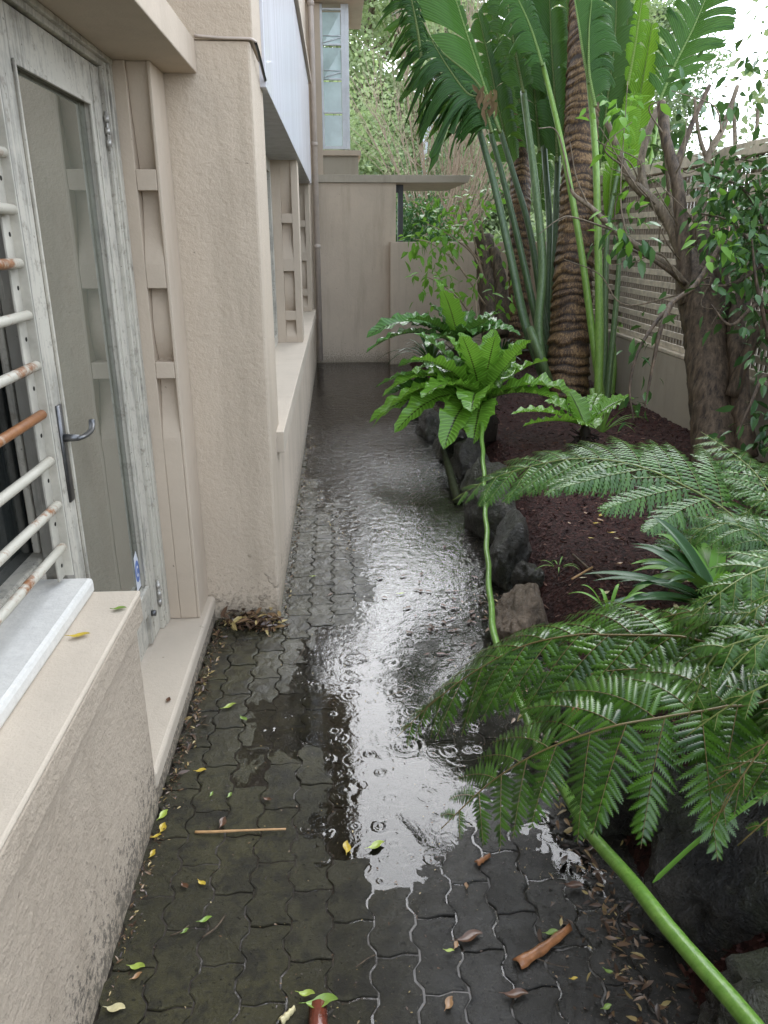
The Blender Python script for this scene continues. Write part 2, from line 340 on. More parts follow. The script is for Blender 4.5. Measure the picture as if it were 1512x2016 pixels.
M['stem_long'] = stalk('long_green_stem', (.075, .185, .018), (.15, .28, .045), .32, .75)
M['stem_pale'] = stalk('pale_green_stem', (.30, .44, .10), (.36, .50, .15), .3)
def palmbark():
    t = NT('ringed_palm_bark'); p, (x, y, z) = pos_xyz(t); at_ = t.n('Attribute', attribute_name='luv'); q = t.n('SeparateXYZ'); t.l(at_.outputs['Vector'], q.inputs[0])
    mp = t.n('Mapping'); mp.inputs['Scale'].default_value = (45, 45, 10); t.l(p, mp.inputs['Vector']); fb = t.noise(1.4, 6, .75, mp.outputs[0]); big = t.noise(5, 4, .6, p)
    c = t.ramp(t.math('ADD', t.math('MULTIPLY', fb, .7), t.math('MULTIPLY', big, .3)), [(.34, (.014, .009, .006)), (.46, (.06, .034, .018)), (.56, (.20, .12, .05)), (.68, (.40, .27, .13))])
    ringc = t.step(q.outputs[1], .35, .9); c = t.mix(t.math('MULTIPLY', ringc, .85), c, (.014, .010, .008))
    return t.fin(c, .55, t.bump(fb, .006, .9), .35)
M['palmbark'] = palmbark()
def bark(name, a, b, scale=30, d=.008, stretch=.18):
    t = NT(name); p, _ = pos_xyz(t); mp = t.n('Mapping'); mp.inputs['Scale'].default_value = (scale, scale, scale*stretch); t.l(p, mp.inputs['Vector'])
    f = t.noise(1.2, 6, .72, mp.outputs[0]); big = t.noise(4, 5, .6, p)
    c = t.mix(t.step(f, .36, .66), a, b); c = t.mix(t.math('MULTIPLY', t.step(big, .5, .75), .5), c, tuple(k*.55 for k in a))
    return t.fin(c, .6, t.bump(f, d, 1), .35)
M['bark'] = bark('rough_brown_bark', (.030, .021, .014), (.165, .118, .075))
M['bark_pale'] = bark('pale_branch_bark', (.085, .065, .042), (.27, .21, .14), 45, .005)
M['twig'] = bark('reddish_twig_bark', (.22, .16, .105), (.38, .295, .20), 40, .002)
M['cut'] = plain('cut_wood', (.55, .40, .24), .6, .3, .2, 40)
def rockm(name, a, b, moss):
    t = NT(name); p, (x, y, z) = pos_xyz(t); f = t.noise(5, 8, .7, p); g = t.noise(45, 5, .7, p); v = t.n('TexVoronoi', feature='DISTANCE_TO_EDGE'); v.inputs['Scale'].default_value = 6; t.l(p, v.inputs['Vector'])
    c = t.mix(t.step(f, .35, .68), a, b); c = t.mix(t.math('MULTIPLY', t.step(t.noise(3, 6, .7, p), .5, .7), moss), c, (.055, .062, .028)); c = t.mix(t.math('MULTIPLY', t.step(g, .58, .72), .5), c, tuple(min(1, k*1.7) for k in b))
    h = t.math('ADD', t.math('MULTIPLY', f, 1.6), t.math('MULTIPLY', g, .5))
    return t.fin(c, t.math('ADD', .08, t.math('MULTIPLY', g, .5)), t.bump(h, .06, 1), .5)
M['rock_dark'] = rockm('wet_dark_rock', (.014, .013, .011), (.075, .068, .056), .9)
M['rock_mid'] = rockm('mossy_rock', (.020, .019, .013), (.062, .056, .040), .95)
M['rock_tan'] = rockm('tan_rock', (.14, .105, .07), (.27, .20, .14), .2)
def mulch():
    t = NT('wet_mulch'); p, _ = pos_xyz(t); f = t.noise(55, 6, .75, p); v = t.n('TexVoronoi'); v.inputs['Scale'].default_value = 60; t.l(p, v.inputs['Vector'])
    sep = t.n('SeparateColor'); t.l(v.outputs['Color'], sep.inputs[0])
    c = t.mix(sep.outputs[0], (.014, .005, .004), (.060, .022, .017)); c = t.mix(t.step(f, .58, .78), c, (.095, .042, .030))
    return t.fin(c, .7, t.bump(t.math('ADD', f, t.math('MULTIPLY', v.outputs['Distance'], .8)), .012, 1), .2)
M['mulch'] = mulch()
t = NT('mulch_chip'); g = t.n('NewGeometry'); M['chip'] = t.fin(t.ramp(g.outputs['Random Per Island'], [(0, (.014, .005, .004)), (.55, (.050, .018, .014)), (.85, (.095, .040, .028)), (.97, (.16, .09, .06))]), .65, None, .2)
t = NT('litter'); g = t.n('NewGeometry'); M['litter'] = t.fin(t.ramp(g.outputs['Random Per Island'], [(0, (.03, .018, .012)), (.5, (.09, .05, .028)), (.8, (.20, .12, .06)), (.95, (.34, .26, .10))]), .3, None, .5)
M['batten'] = plain('grey_timber_batten', (.54, .47, .36), .6, .35, .3, 14, bump=.001)
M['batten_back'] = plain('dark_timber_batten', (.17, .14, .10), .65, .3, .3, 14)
M['conc'] = stucco('wall_concrete', (.38, .335, .26), grain=90, depth=.0012, streak=.55)
M['ground'] = plain('bare_ground', (.10, .09, .07), .8, .3, .35, 2, bump=.01, bscale=15)
M['red'] = plain('terracotta_tile', (.33, .10, .06), .6, .3)
M['cream'] = plain('neighbour_paint', (.62, .58, .52), .7, .3, .1)
M['galv'] = plain('galvanised_pole', (.60, .63, .66), .4, .5, .08)
for n_, c_ in dict(l_yellow=(.45, .32, .035), l_green=(.16, .25, .04), l_lime=(.28, .35, .055), l_brown=(.085, .036, .015), l_tan=(.27, .15, .065), l_pale=(.55, .48, .26)).items():
    M[n_] = plain(n_.replace('l_', 'fallen_leaf_'), c_, .28, .5, .3, 35)
M['orange_bark'] = plain('wet_orange_bark', (.29, .125, .05), .3, .5, .4, 40, bump=.002)
M['red_bark'] = plain('wet_red_bark', (.14, .035, .02), .2, .5, .4, 30, bump=.002)
M['straw'] = plain('straw_stick', (.46, .27, .12), .4, .5, .25, 40)
M['st_white'] = plain('sticker_white', (.70, .70, .72), .4, .4, .05)
M['st_blue'] = plain('sticker_blue', (.10, .17, .42), .4, .4, .05)
M['fibre'] = bark('dark_root_fibre', (.008, .006, .005), (.045, .03, .02), 40, .006)
# ------------------------------------------------------------------ world and sun
w = bpy.data.worlds.new('World'); sc.world = w; w.use_nodes = True
wt = w.node_tree; bg = wt.nodes['Background']
sky = wt.nodes.new('ShaderNodeTexSky'); sky.sky_type = 'NISHITA'; sky.sun_disc = False
SUN_EL, SUN_AZ = math.radians(38), math.radians(5)        # azimuth clockwise from +Y
sky.sun_elevation = SUN_EL; sky.sun_rotation = SUN_AZ; sky.air_density = 1.0; sky.dust_density = 1.0; sky.ozone_density = 1.0
hs = wt.nodes.new('ShaderNodeHueSaturation'); hs.inputs['Saturation'].default_value = .22
wt.links.new(sky.outputs[0], hs.inputs['Color'])
ov = wt.nodes.new('ShaderNodeMix'); ov.data_type = 'RGBA'; ov.inputs[0].default_value = .65; ov.inputs[7].default_value = (3.9, 4.45, 5.4, 1)   # even cloud layer
wt.links.new(hs.outputs[0], ov.inputs[6]); wt.links.new(ov.outputs[2], bg.inputs['Color']); bg.inputs['Strength'].default_value = .15
sl = bpy.data.lights.new('sun', 'SUN'); sl.energy = .8; sl.angle = math.radians(60); sl.color = (1, .99, .97)
so = bpy.data.objects.new('sun', sl); COL.objects.link(so)
so.rotation_euler = (math.pi/2-SUN_EL, 0, math.pi-SUN_AZ)
sc.view_settings.view_transform = 'Standard'; sc.view_settings.look = 'None'; sc.view_settings.exposure = 2.15; sc.view_settings.gamma = 1
sc.cycles.max_bounces = 8; sc.cycles.transparent_max_bounces = 16; sc.cycles.use_denoising = True
sc.cycles.sample_clamp_indirect = 8
# ------------------------------------------------------------------ the building on the left
BL = thing('building', 'beige rendered building on the left with barred window, glazed door and flat canopy', 'building', (-.6, 3, 0))
def bpart(name, m, *boxes, parent=None, bevel=.004, smooth=False):
    q = MB()
    for b in boxes: q.box(*b)
    return part(q, name, m, parent or BL, smooth=smooth, bevel=bevel)
# wall below the barred window: one bumpy sheet with a rounded far arris
bpart('wall', M['render_low'], (-1.2, -.575, -1.6, 1.93, -.08, .65), bevel=.008)
bpart('window_sill', M['render_sill'], (-1.15, -.550, -1.6, 1.921, .728, .742), bevel=.006)
bpart('sill_lip', M['render_low'], (-1.15, -.551, -1.6, 1.920, .651, .7275), bevel=.005)
bpart('ledge', M['white_ledge'], (-1.1, -.668, -1.6, 1.915, .743, .788), bevel=.012)
# barred window
win = MB(); win.box(-.86, -.803, 1.985, 2.055, .79, 2.19).box(-.86, -.803, -1.6, 1.985, .79, .838).box(-.855, -.806, -1.6, 1.985, 1.466, 1.512).box(-.86, -.803, -1.6, 1.985, 2.10, 2.19).box(-.856, -.803, .55, .67, .838, 1.466).box(-.856, -.803, .55, .67, 1.512, 2.10)
win.box(-.838, -.818, 1.962, 1.985, .838, 1.466).box(-.838, -.818, 1.962, 1.985, 1.512, 2.10)
WN = part(win, 'window', M['timber'], BL, smooth=False, bevel=.006)
q = MB(); q.box(-.848, -.842, -1.6, 1.985, .838, 2.10); part(q, 'pane', M['dark_pane'], WN, smooth=False)
q = MB(); q.box(-.90, -.812, 2.056, 2.12, .79, 2.19); part(q, 'jamb', plain('brown_grey_jamb', (.30, .265, .22), .6, .3, .4, 12), WN, smooth=False, bevel=.004)
q = MB()
q.box(-.742, -.736, 1.856, 1.905, .80, 2.2); q.box(-.742, -.715, 1.899, 1.905, .80, 2.2)
ST = part(q, 'grille_strip', M['strip'], BL, smooth=False, bevel=.0015)
for k in range(12):
    q = MB(); z = .835+.117*k; q.tube([(-.7358, 1.884, z), (-.7352, 1.884, z)], .0055, 10); part(q, 'bolt_hole', M['hole'], ST, smooth=False)
for k in range(12):
    z = .890+.1168*k; a = (k*37 % 10-5)*.0006
    q = MB(); P = np.array([(-.722+a, y, z+.002*math.sin(y*5+k)) for y in np.linspace(1.880, -1.55, 30)]); q.tube(P, .0118, 12)
    q.tube([(-.722+a, 1.880, z), (-.722+a, 1.886, z)], [.011, .005], 12)
    part(q, 'bar', M['rusty'], BL)['rust'] = (.39, .41, .42, .60, .43, .40, .42, .42, .38, .41, .38, .38)[k]
# door frame, door, glass
q = MB(); q.box(-.80, -.742, 1.93, 1.985, .126, 2.199); part(q, 'mullion', M['timber_grey'], BL, smooth=False, bevel=.003)
q = MB(); q.box(-.80, -.728, 2.885, 2.928, .126, 2.199).box(-.80, -.738, 2.845, 2.885, .126, 2.199).box(-.80, -.738, 1.985, 2.845, 2.165, 2.199).box(-.80, -.724, 1.93, 2.928, 2.182, 2.1995)
q.box(-.80, -.733, 2.862, 2.872, .126, 2.18)
part(q, 'door_frame', M['timber'], BL, smooth=False, bevel=.003)
q = MB(); q.box(-.795, -.752, 1.988, 2.095, .135, 2.16).box(-.795, -.752, 2.70, 2.838, .135, 2.16).box(-.795, -.752, 2.095, 2.70, 2.04, 2.16).box(-.795, -.752, 2.095, 2.70, .27, .385).box(-.79, -.765, 2.095, 2.70, .135, .27)
q.box(-.752, -.744, 2.69, 2.703, .385, 2.045).box(-.752, -.744, 2.095, 2.105, .385, 2.045).box(-.752, -.744, 2.105, 2.69, 2.032, 2.045).box(-.752, -.738, 2.105, 2.69, .378, .394)
q.box(-.7525, -.748, 2.745, 2.755, .14, 2.15)
DR = part(q, 'door', M['timber'], BL, smooth=False, bevel=.003)
q = MB(); q.box(-.774, -.768, 2.095, 2.70, .385, 2.04); part(q, 'pane', M['pane'], DR, smooth=False)
q = MB(); q.box(-.752, -.7465, 2.046, 2.080, .955, 1.225)
q.tube([(-.75, 2.062, 1.135), (-.705, 2.062, 1.135)], [.012, .0085], 10)
q.tube(cr([(-.709, 2.060, 1.135), (-.700, 2.066, 1.135), (-.697, 2.10, 1.134), (-.698, 2.145, 1.136), (-.702, 2.170, 1.146), (-.704, 2.178, 1.158)], 5), .0088, 8, flat=.75)
part(q, 'handle', M['steel'], DR, smooth=True)
for z0 in (1.93, .24):
    q = MB()
    for k in range(3): q.tube([(-.743, 2.842, z0+k*.036), (-.743, 2.842, z0+.020+k*.036)], .0085, 10)
    q.tube([(-.743, 2.842, z0-.012), (-.743, 2.842, z0+.105)], .004, 8); part(q, 'hinge', M['brass'], DR)
q = MB(); q.tube([(-.7525, 2.735, .255), (-.735, 2.735, .255)], .012, 12); part(q, 'lock_knob', M['steel'], DR)
# round sticker low on the glass
q = MB(); q.prism([(2.635, .395), (2.692, .395), (2.692, .50), (2.672, .545), (2.64, .53)], 0, -.7678, -.7672); SK = part(q, 'sticker', M['st_white'], DR, smooth=False)
q = MB(); q.prism([(2.664+.027*math.cos(a), .467+.043*math.sin(a)) for a in np.linspace(0, 6.283, 25)[:-1]], 0, -.7671, -.7666); part(q, 'sticker_disc', M['st_blue'], SK, smooth=False)
q = MB(); A = np.linspace(.6, 5.6, 20); q.prism([(2.664+.014*math.cos(a), .467+.023*math.sin(a)) for a in A]+[(2.664+.008*math.cos(a), .467+.014*math.sin(a)) for a in A[::-1]], 0, -.7665, -.766); part(q, 'sticker_mark', M['st_white'], SK, smooth=False)
# doorstep with worn front arris
bpart('doorstep', M['render_sill'], (-.95, -.575, 1.932, 3.149, .06, .125), bevel=.012)
bpart('step_riser', M['render_low'], (-.95, -.581, 1.931, 3.148, -.08, .0595), bevel=.006)
# pilaster with scooped niches, open to the path side
def niche_profile(y0, zs):
    """front outline of a scooped pilaster: (y, z) pairs"""
    out = []
    for z0, z1, kind in zs:                                   # from the top down
        n = 12
        for k in range(n+1):
            s = k/n; z = z0+(z1-z0)*s
            if kind == 'flat': d = 0
            elif kind == 'scoop': d = .012+.050*s**1.6
            elif kind == 'ramp': d = .062*(.5+.5*math.cos(math.pi*min(1, s*1.05)))**.8
            elif kind == 's': d = .056*(1-s)**1.8+.062*s**2.6+.006
            elif kind == 'swell': d = .034+.012*math.sin(s*math.pi*2)-.036*max(0, s-.72)/.28
            out.append((y0+d, z))
    return out
ZS = [(2.1995, 1.868, 'scoop'), (1.868, 1.80, 'flat'), (1.80, 1.533, 'ramp'), (1.533, 1.471, 'flat'), (1.471, 1.205, 's'), (1.205, 1.143, 'flat'), (1.143, .89, 'ramp'), (.89, .127, 'flat')]
q = MB(); pr = niche_profile(2.93, ZS); q.prism(pr+[(3.148, .127), (3.148, 2.1995)], 0, -.686, -.6165)
q.box(-.616, -.604, 2.9305, 3.148, .127, 2.1995)
q.box(-.735, -.6865, 2.9305, 3.148, .127, 2.1995)
part(q, 'pilaster', M['render_smooth'], BL, smooth=False, bevel=.003)
# pier, its upper part and the cable clipped along it
def bumped_box(x0, x1, y0, y1, z0, z1, name, m, bevel=.008): return bpart(name, m, (x0, x1, y0, y1, z0, z1), bevel=bevel)
bumped_box(-.9, -.29, 3.15, 3.62, -.08, 2.306, 'pier', M['render'], .009)
bumped_box(-.9, -.278, 3.148, 3.60, 2.307, 5.19, 'upper_pier', M['render'], .006)
q = MB(); q.tube(cr([(-.484, 3.142, 2.318), (-.40, 3.141, 2.312), (-.30, 3.140, 2.310), (-.283, 3.143, 2.309), (-.270, 3.165, 2.306)], 5), .0045, 8); part(q, 'cable', M['pipe'], BL)
q = MB(); q.tube(cr([(-.272, 3.165, 2.306), (-.270, 3.25, 2.29), (-.268, 3.40, 2.255), (-.268, 3.495, 2.24)], 5), .006, 8); part(q, 'cable', M['black'], BL)
# slab over door and window, wall above it
bpart('lintel', M['render_smooth'], (-1.2, -.484, -1.6, 3.147, 2.20, 2.307), bevel=.004)
bpart('wall', M['render'], (-1.2, -.57, -1.6, 3.146, 2.309, 5.19))
bpart('wall', M['render_smooth'], (-1.25, -.86, -1.6, 3.14, .79, 2.198))
# far wall: base, sill, windows between scooped pilasters, hood panel
bpart('wall', M['render_far'], (-.62, -.29, 3.621, 10.69, -.08, .70))
bpart('window_sill', M['render_sill'], (-.62, -.256, 3.46, 9.75, .701, .80), bevel=.004)
ZF = [(2.22, 1.82, 'scoop'), (1.82, 1.75, 'flat'), (1.75, 1.45, 'ramp'), (1.45, 1.38, 'flat'), (1.38, 1.06, 's'), (1.06, .985, 'flat'), (.985, .84, 'ramp'), (.84, .801, 'flat')]
for y0 in (6.62, 9.45):
    q = MB(); pr = niche_profile(y0, ZF); q.prism(pr+[(y0+.25, .801), (y0+.25, 2.22)], 0, -.43, -.345)
    q.box(-.3445, -.292, y0+.0005, y0+.25, .801, 2.22); q.box(-.62, -.4305, y0+.0005, y0+.25, .801, 2.22)
    part(q, 'pilaster', M['render_smooth'], BL, smooth=False, bevel=.003)
for y0, y1 in ((3.66, 6.6), (6.89, 9.43)):
    q = MB(); q.box(-.56, -.50, y0, y1, .802, .88).box(-.56, -.50, y0, y1, 2.12, 2.22)
    for k in range(4):
        y = y0+(y1-y0-.08)*k/3; q.box(-.56, -.499, y, y+.08, .88, 2.12)
    o = part(q, 'window', M['timber'], BL, smooth=False, bevel=.003)
    q = MB(); q.box(-.54, -.535, y0+.05, y1-.05, .88, 2.12); part(q, 'pane', M['dark_pane'], o, smooth=False)
bpart('hood_panel', M['panel'], (-.62, -.266, 3.50, 9.72, 2.215, 3.28), bevel=.003)
bpart('hood_ledge', M['render_sill'], (-.62, -.235, 3.601, 9.85, 3.281, 3.335), bevel=.003)
bpart('wall', M['render_far'], (-.62, -.30, 3.601, 10.69, 3.336, 5.19))
bpart('wall', M['render_far'], (-.62, -.30, 9.721, 10.69, .701, 3.335))
q = MB(); q.tube([(-.30, 10.50, 4.9), (-.235, 10.50, 4.8), (-.235, 10.50, .06)], [.036]*3, 12)
for z in (1.5, 2.7, 4.2): q.tube([(-.235, 10.50, z), (-.235, 10.50, z+.05)], .043, 12)
part(q, 'downpipe', M['pipe'], BL)
# end wall, canopy slab, post and louvred stair window
bpart('end_wall', M['render_far'], (-.62, .80, 10.70, 10.95, -.08, 2.298))
q = MB(); q.prism([(-.6, 2.392), (1.77, 2.392), (1.735, 2.305), (1.15, 2.30), (-.6, 2.30)], 1, 10.665, 12.6); part(q, 'canopy', M['canopy'], BL, smooth=False, bevel=.004)
q = MB(); q.box(.855, .925, 11.05, 11.12, -.05, 2.30); part(q, 'canopy_post', M['black'], BL, smooth=False, bevel=.004)
q = MB(); q.box(.80, .86, 11.06, 11.11, 2.20, 2.298); part(q, 'post_bracket', M['black'], BL, smooth=False, bevel=.003)
bpart('corner_post', M['render_smooth'], (-.30, -.205, 10.70, 10.95, 2.394, 4.299), (-.204, -.135, 10.74, 10.95, 2.394, 4.299))
bpart('tower_base', M['conc'], (-.134, .318, 10.78, 12.0, 2.394, 2.62))
bpart('tower_sill', M['render_smooth'], (-.134, .352, 10.74, 12.0, 2.621, 2.685))
q = MB(); q.box(.12, .165, 10.79, 10.84, 2.70, 4.299).box(.166, .215, 10.79, 10.84, 2.70, 4.299).box(-.134, .12, 10.79, 10.84, 2.70, 2.735)
q.box(-.134, -.105, 10.792, 10.84, 2.735, 4.299)
zz = 3.11
while zz < 4.28:
    q.box(-.105, .12, 10.785, 10.835, zz, zz+.018); zz += .375
SW = part(q, 'stair_window', M['frame_white'], BL, smooth=False, bevel=.002)
zz = 2.735; k = 0
while zz < 3.9:
    q = MB(); t_ = .0 if k < 2 else .035
    v = [(-.103, 10.81-t_, zz+.004), (.118, 10.81, zz+.004), (.118, 10.81, zz+.353), (-.103, 10.81, zz+.353), (-.103, 10.814-t_, zz+.004), (.118, 10.814, zz+.004), (.118, 10.814, zz+.353), (-.103, 10.814, zz+.353)]
    q.add(v, [(0, 1, 2, 3), (7, 6, 5, 4), (0, 4, 5, 1), (1, 5, 6, 2), (2, 6, 7, 3), (3, 7, 4, 0)]); part(q, 'pane', M['louvre'], SW, smooth=False)
    if k >= 2:
        q = MB(); q.tube([(-.10, 10.775, zz+.02), (.115, 10.785, zz+.085)], .006, 6); q.tube([(-.10, 10.775, zz+.10), (.115, 10.785, zz+.10)], .005, 6); part(q, 'sash_bar', M['frame_white'], SW)
    zz += .375; k += 1
q = MB(); q.box(.172, .213, 11.88, 11.95, 2.70, 4.299); part(q, 'rear_post', M['frame_white'], SW, smooth=False, bevel=.002)
q = MB(); q.box(.1725, .2125, 10.84, 11.88, 2.70, 4.299); part(q, 'pane', M['louvre'], SW, smooth=False)
bpart('tower_eave', M['render_smooth'], (-.62, .40, 10.62, 12.0, 4.30, 4.42))
bpart('added_shade_eave', M['render_smooth'], (-1.2, .10, -1.6, 10.6, 5.2, 5.32))  # unseen eave, added to darken what the near wet pavers reflect
# garden wall beyond the planting
q = MB(); q.box(.715, 2.828, 10.50, 10.662, -.08, 1.58); o = q.build('garden_wall', M['render_far'], None, smooth=False, bevel=.006, loc=(1.7, 10.58, -.08)); tag(o, 'low beige rendered garden wall under the canopy, behind the ferns', 'wall')
# ------------------------------------------------------------------ ground, path, water
q = MB(); q.add([(-300, -60, -.09), (300, -60, -.09), (300, 500, -.09), (-300, 500, -.09)], [(0, 1, 2, 3)]); tag(q.build('ground', M['ground'], smooth=False), kind='structure')
PUD = np.array([atz(x, y, 0)[:2] for x, y in ((735, 1760), (850, 1690), (930, 1600), (1000, 1530), (1050, 1560), (1120, 1700), (1050, 1400), (980, 1290), (1050, 1150), (1010, 1040), (960, 930), (820, 700), (600, 706), (598, 880), (604, 935), (650, 985), (690, 1060), (728, 1120), (715, 1190), (640, 1260), (560, 1330), (505, 1400), (530, 1480), (620, 1500), (650, 1560), (640, 1640), (680, 1740))])
def sdf(x, y):
    """signed distance to the puddle outline, inside positive"""
    P = np.array((x, y)); A = PUD; B = np.roll(PUD, -1, 0); E = B-A
    t = np.clip(((P-A)*E).sum(1)/((E*E).sum(1)+1e-9), 0, 1); d = np.linalg.norm(A+t[:, None]*E-P, axis=1).min()
    c = ((A[:, 1] > y) != (B[:, 1] > y)) & (x < E[:, 0]*(y-A[:, 1])/(E[:, 1]+1e-12)+A[:, 0]); return d if c.sum() % 2 else -d
def hgt(x, y):
    d = sdf(x, y)+.05*math.sin(x*17+y*5)*math.sin(y*11-x*4); return .0012*math.sin(x*9+y*4)+ .0045*(1-1/(1+math.exp(-d/.05)))*2-.0045-.007*min(1, max(0, d)/.4)
from mathutils import noise as mno
q = MB(); WX, LY, A_, gap = .1055, .211, .0085, .0022
nP = 0
for i in range(-6, 16):
    xi = -.05+i*WX; off = (0, .5, .25, .75)[i % 4]*LY if False else (i % 2)*LY*.5
    for j in range(3, 52):
        y0 = j*LY+off; cx, cy = xi+WX/2, y0+LY/2
        if cx > 1.15 or y0 > 10.7 or (cx < -.40 and cy > 3.2) or cx < -.62: continue
        zz_ = [0, .07, .18, .32, .43, .57, .68, .82, .93, 1.0]; sg = [1, 1, -1, -1, 1, 1, -1, -1, 1, 1]
        ys = [y0+gap+(LY-2*gap)*t for t in zz_]
        L = [(xi+gap+A_*s, y) for s, y in zip(sg, ys)]; Rr = [(xi+WX-gap+A_*s, y) for s, y in zip(sg, ys)]
        end0 = [(xi+WX*.40, y0+gap-.0045), (xi+WX*.72, y0+gap+.0045)]; end1 = [(xi+WX*.72, y0+LY-gap+.0045), (xi+WX*.40, y0+LY-gap-.0045)]
        o_ = np.array(L[:1]+end0+Rr+end1+L[::-1][:-1])
        h = hgt(cx, cy)+R_.gauss(0, .0010); gx, gy = (hgt(cx+.04, cy)-hgt(cx-.04, cy))/.08+R_.gauss(0, .010), (hgt(cx, cy+.08)-hgt(cx, cy-.08))/.16+R_.gauss(0, .008)
        c0 = np.array((cx, cy)); n = len(o_)
        def lift(pp, dz): return np.column_stack([pp, h+dz+(pp[:, 0]-cx)*gx+(pp[:, 1]-cy)*gy])
        ring = lambda k, dz: lift(c0+(o_-c0)*np.array(k), dz)
        def top(k):
            W = ring((k*.93, k*.967), 0); W[:, 2] += [.0032*mno.noise((a*26, b*26, 3.1))+.0018*mno.noise((a*70, b*70, 7.7)) for a, b in W[:, :2]]; return W
        V = np.vstack([top(.02), top(.25), top(.5), top(.75), top(.9), ring((.93, .967), -.0004), ring((.975, .988), -.0012), ring((1, 1), -.004), ring((1, 1), -.03)])
        F = [tuple(range(n))]
        for r in range(8): F += [(r*n+k, (r+1)*n+k, (r+1)*n+(k+1) % n, r*n+(k+1) % n) for k in range(n)]
        q.add(V, [tuple(reversed(f)) if False else f for f in F]); nP += 1
tag(q.build('path', M['paver'], smooth=False), kind='structure')
q = MB(); gx_, gy_ = np.meshgrid(np.linspace(-.66, 1.5, 60), np.linspace(-.8, 10.75, 200)); V = np.column_stack([gx_.ravel(), gy_.ravel(), -.0095+.0035*np.sin(gx_*4.1+1)*np.sin(gy_*2.3+gx_*2).ravel() if False else (-.0095+.004*np.sin(gx_*4.1+1)*np.sin(gy_*2.9+gx_*2)+.023/(1+np.exp((gy_-1.95+.35*np.sin(gx_*7))*9))*(.75+.35*np.sin(gx_*13+gy_*9))).ravel()+.0012*G_.normal(size=gx_.size)])
V[:, 2] = np.minimum(V[:, 2], np.array([min(.0022, hgt(a, b)-.0035) if b > .6 else .0 for a, b in V[:, :2]])); i = np.arange(199)[:, None]*60; j = np.arange(59)[None, :]; q.add(V, np.stack([i+j, i+j+1, i+60+j+1, i+60+j], -1).reshape(-1, 4)); tag(q.build('path_bedding', M['mud']), kind='structure')
q = MB(); q.add([(-.64, -.8, 0), (1.4, -.8, 0), (1.4, 10.72, 0), (-.64, 10.72, 0)], [(0, 1, 2, 3)]); tag(q.build('water', M['water'], smooth=False), kind='structure')
# planting bed
def bed_z(x, y):
    e = .70+.28*(1/(1+np.exp(-(y-3.9)*1.8)))-.12/(1+np.exp(-(y-7.6)*2)); s = np.clip((x-e)/.35, 0, 1)
    return -.05+(.29-.13/(1+np.exp(-(y-5.2)*1.6)))*s*s*(3-2*s)+.03*np.clip((x-e-.35)/1.2, 0, 1)+.018*np.sin(x*5+y*2.3)*np.sin(y*3.1-x)*s
gx_, gy_ = np.meshgrid(np.linspace(.6, 2.9, 80), np.linspace(-.8, 10.6, 340)); gz = bed_z(gx_, gy_)+.006*G_.normal(size=gx_.shape)
q = MB(); V = np.column_stack([gx_.ravel(), gy_.ravel(), gz.ravel()]); i = np.arange(339)[:, None]*80; j = np.arange(79)[None, :]
q.add(V, np.stack([i+j, i+j+1, i+80+j+1, i+80+j], -1).reshape(-1, 4)); tag(q.build('garden_bed', M['mulch']), kind='structure')
n = 16000; x = G_.uniform(.75, 2.8, n); y = 1.2+9*G_.random(n)**1.7; z = bed_z(x, y)+.004
q = MB(); D = G_.normal(size=(n, 3)); D[:, 2] *= .25; D /= np.linalg.norm(D, axis=1)[:, None]; S = np.cross(D, (0, 0, 1.)+.5*G_.normal(size=(n, 3))); S /= np.linalg.norm(S, axis=1)[:, None]
l = (.008+.016*G_.random(n)**2)[:, None]; wv = (.0022+.003*G_.random(n))[:, None]; b = np.column_stack([x, y, z])
V = np.stack([b-l*D-wv*S, b+l*D-wv*S, b+l*D+wv*S, b-l*D+wv*S], 1); q.add(V.reshape(-1, 3), (np.arange(n)*4)[:, None]+np.arange(4)[None, :]); tag(q.build('mulch_chips', M['chip'], smooth=False), 'dark red brown bark mulch covering the garden bed', 'mulch', kind='stuff')
# ------------------------------------------------------------------ edging boulders
import bmesh
from mathutils import noise as mn, Vector
def boulder(name, c, s, rot, seed, m, label, sub=4, flat=.55):
    bm = bmesh.new(); bmesh.ops.create_icosphere(bm, subdivisions=sub, radius=1)
    rr = random.Random(seed); pl = []
    for k in range(9):
        d = nrm([rr.gauss(0, 1), rr.gauss(0, 1), rr.gauss(.3, .8)]); pl.append((d, rr.uniform(.62, .9)))
    V = []
    for v in bm.verts:
        p = np.array(v.co)
        for d, h in pl:
            e = p.dot(d)-h
            if e > 0: p = p-d*e*.94
        nz = mn.fractal(Vector(p*1.5+np.full(3, seed*3.1)), .8, 2.0, 7); cr_ = mn.noise(Vector(p*2.3+np.full(3, seed*1.7))); p = p*(1+.17*nz-.10*max(0, .12-abs(cr_))/.12); V.append(p)
    a = math.radians(rot); ca, sa = math.cos(a), math.sin(a)
    V = np.array(V)*np.array(s); V = np.column_stack([V[:, 0]*ca-V[:, 1]*sa, V[:, 0]*sa+V[:, 1]*ca, V[:, 2]])+np.array(c)
    q = MB(); q.add(V, np.array([[l.index for l in f.verts] for f in bm.faces])); bm.free()
    base = (c[0], c[1], c[2]-s[2]); V[:, 2] -= .035 if c[1] > 3.1 else 0; return tag(q.build(name, m, loc=base), label, 'rock', 'rocks edging the garden bed')
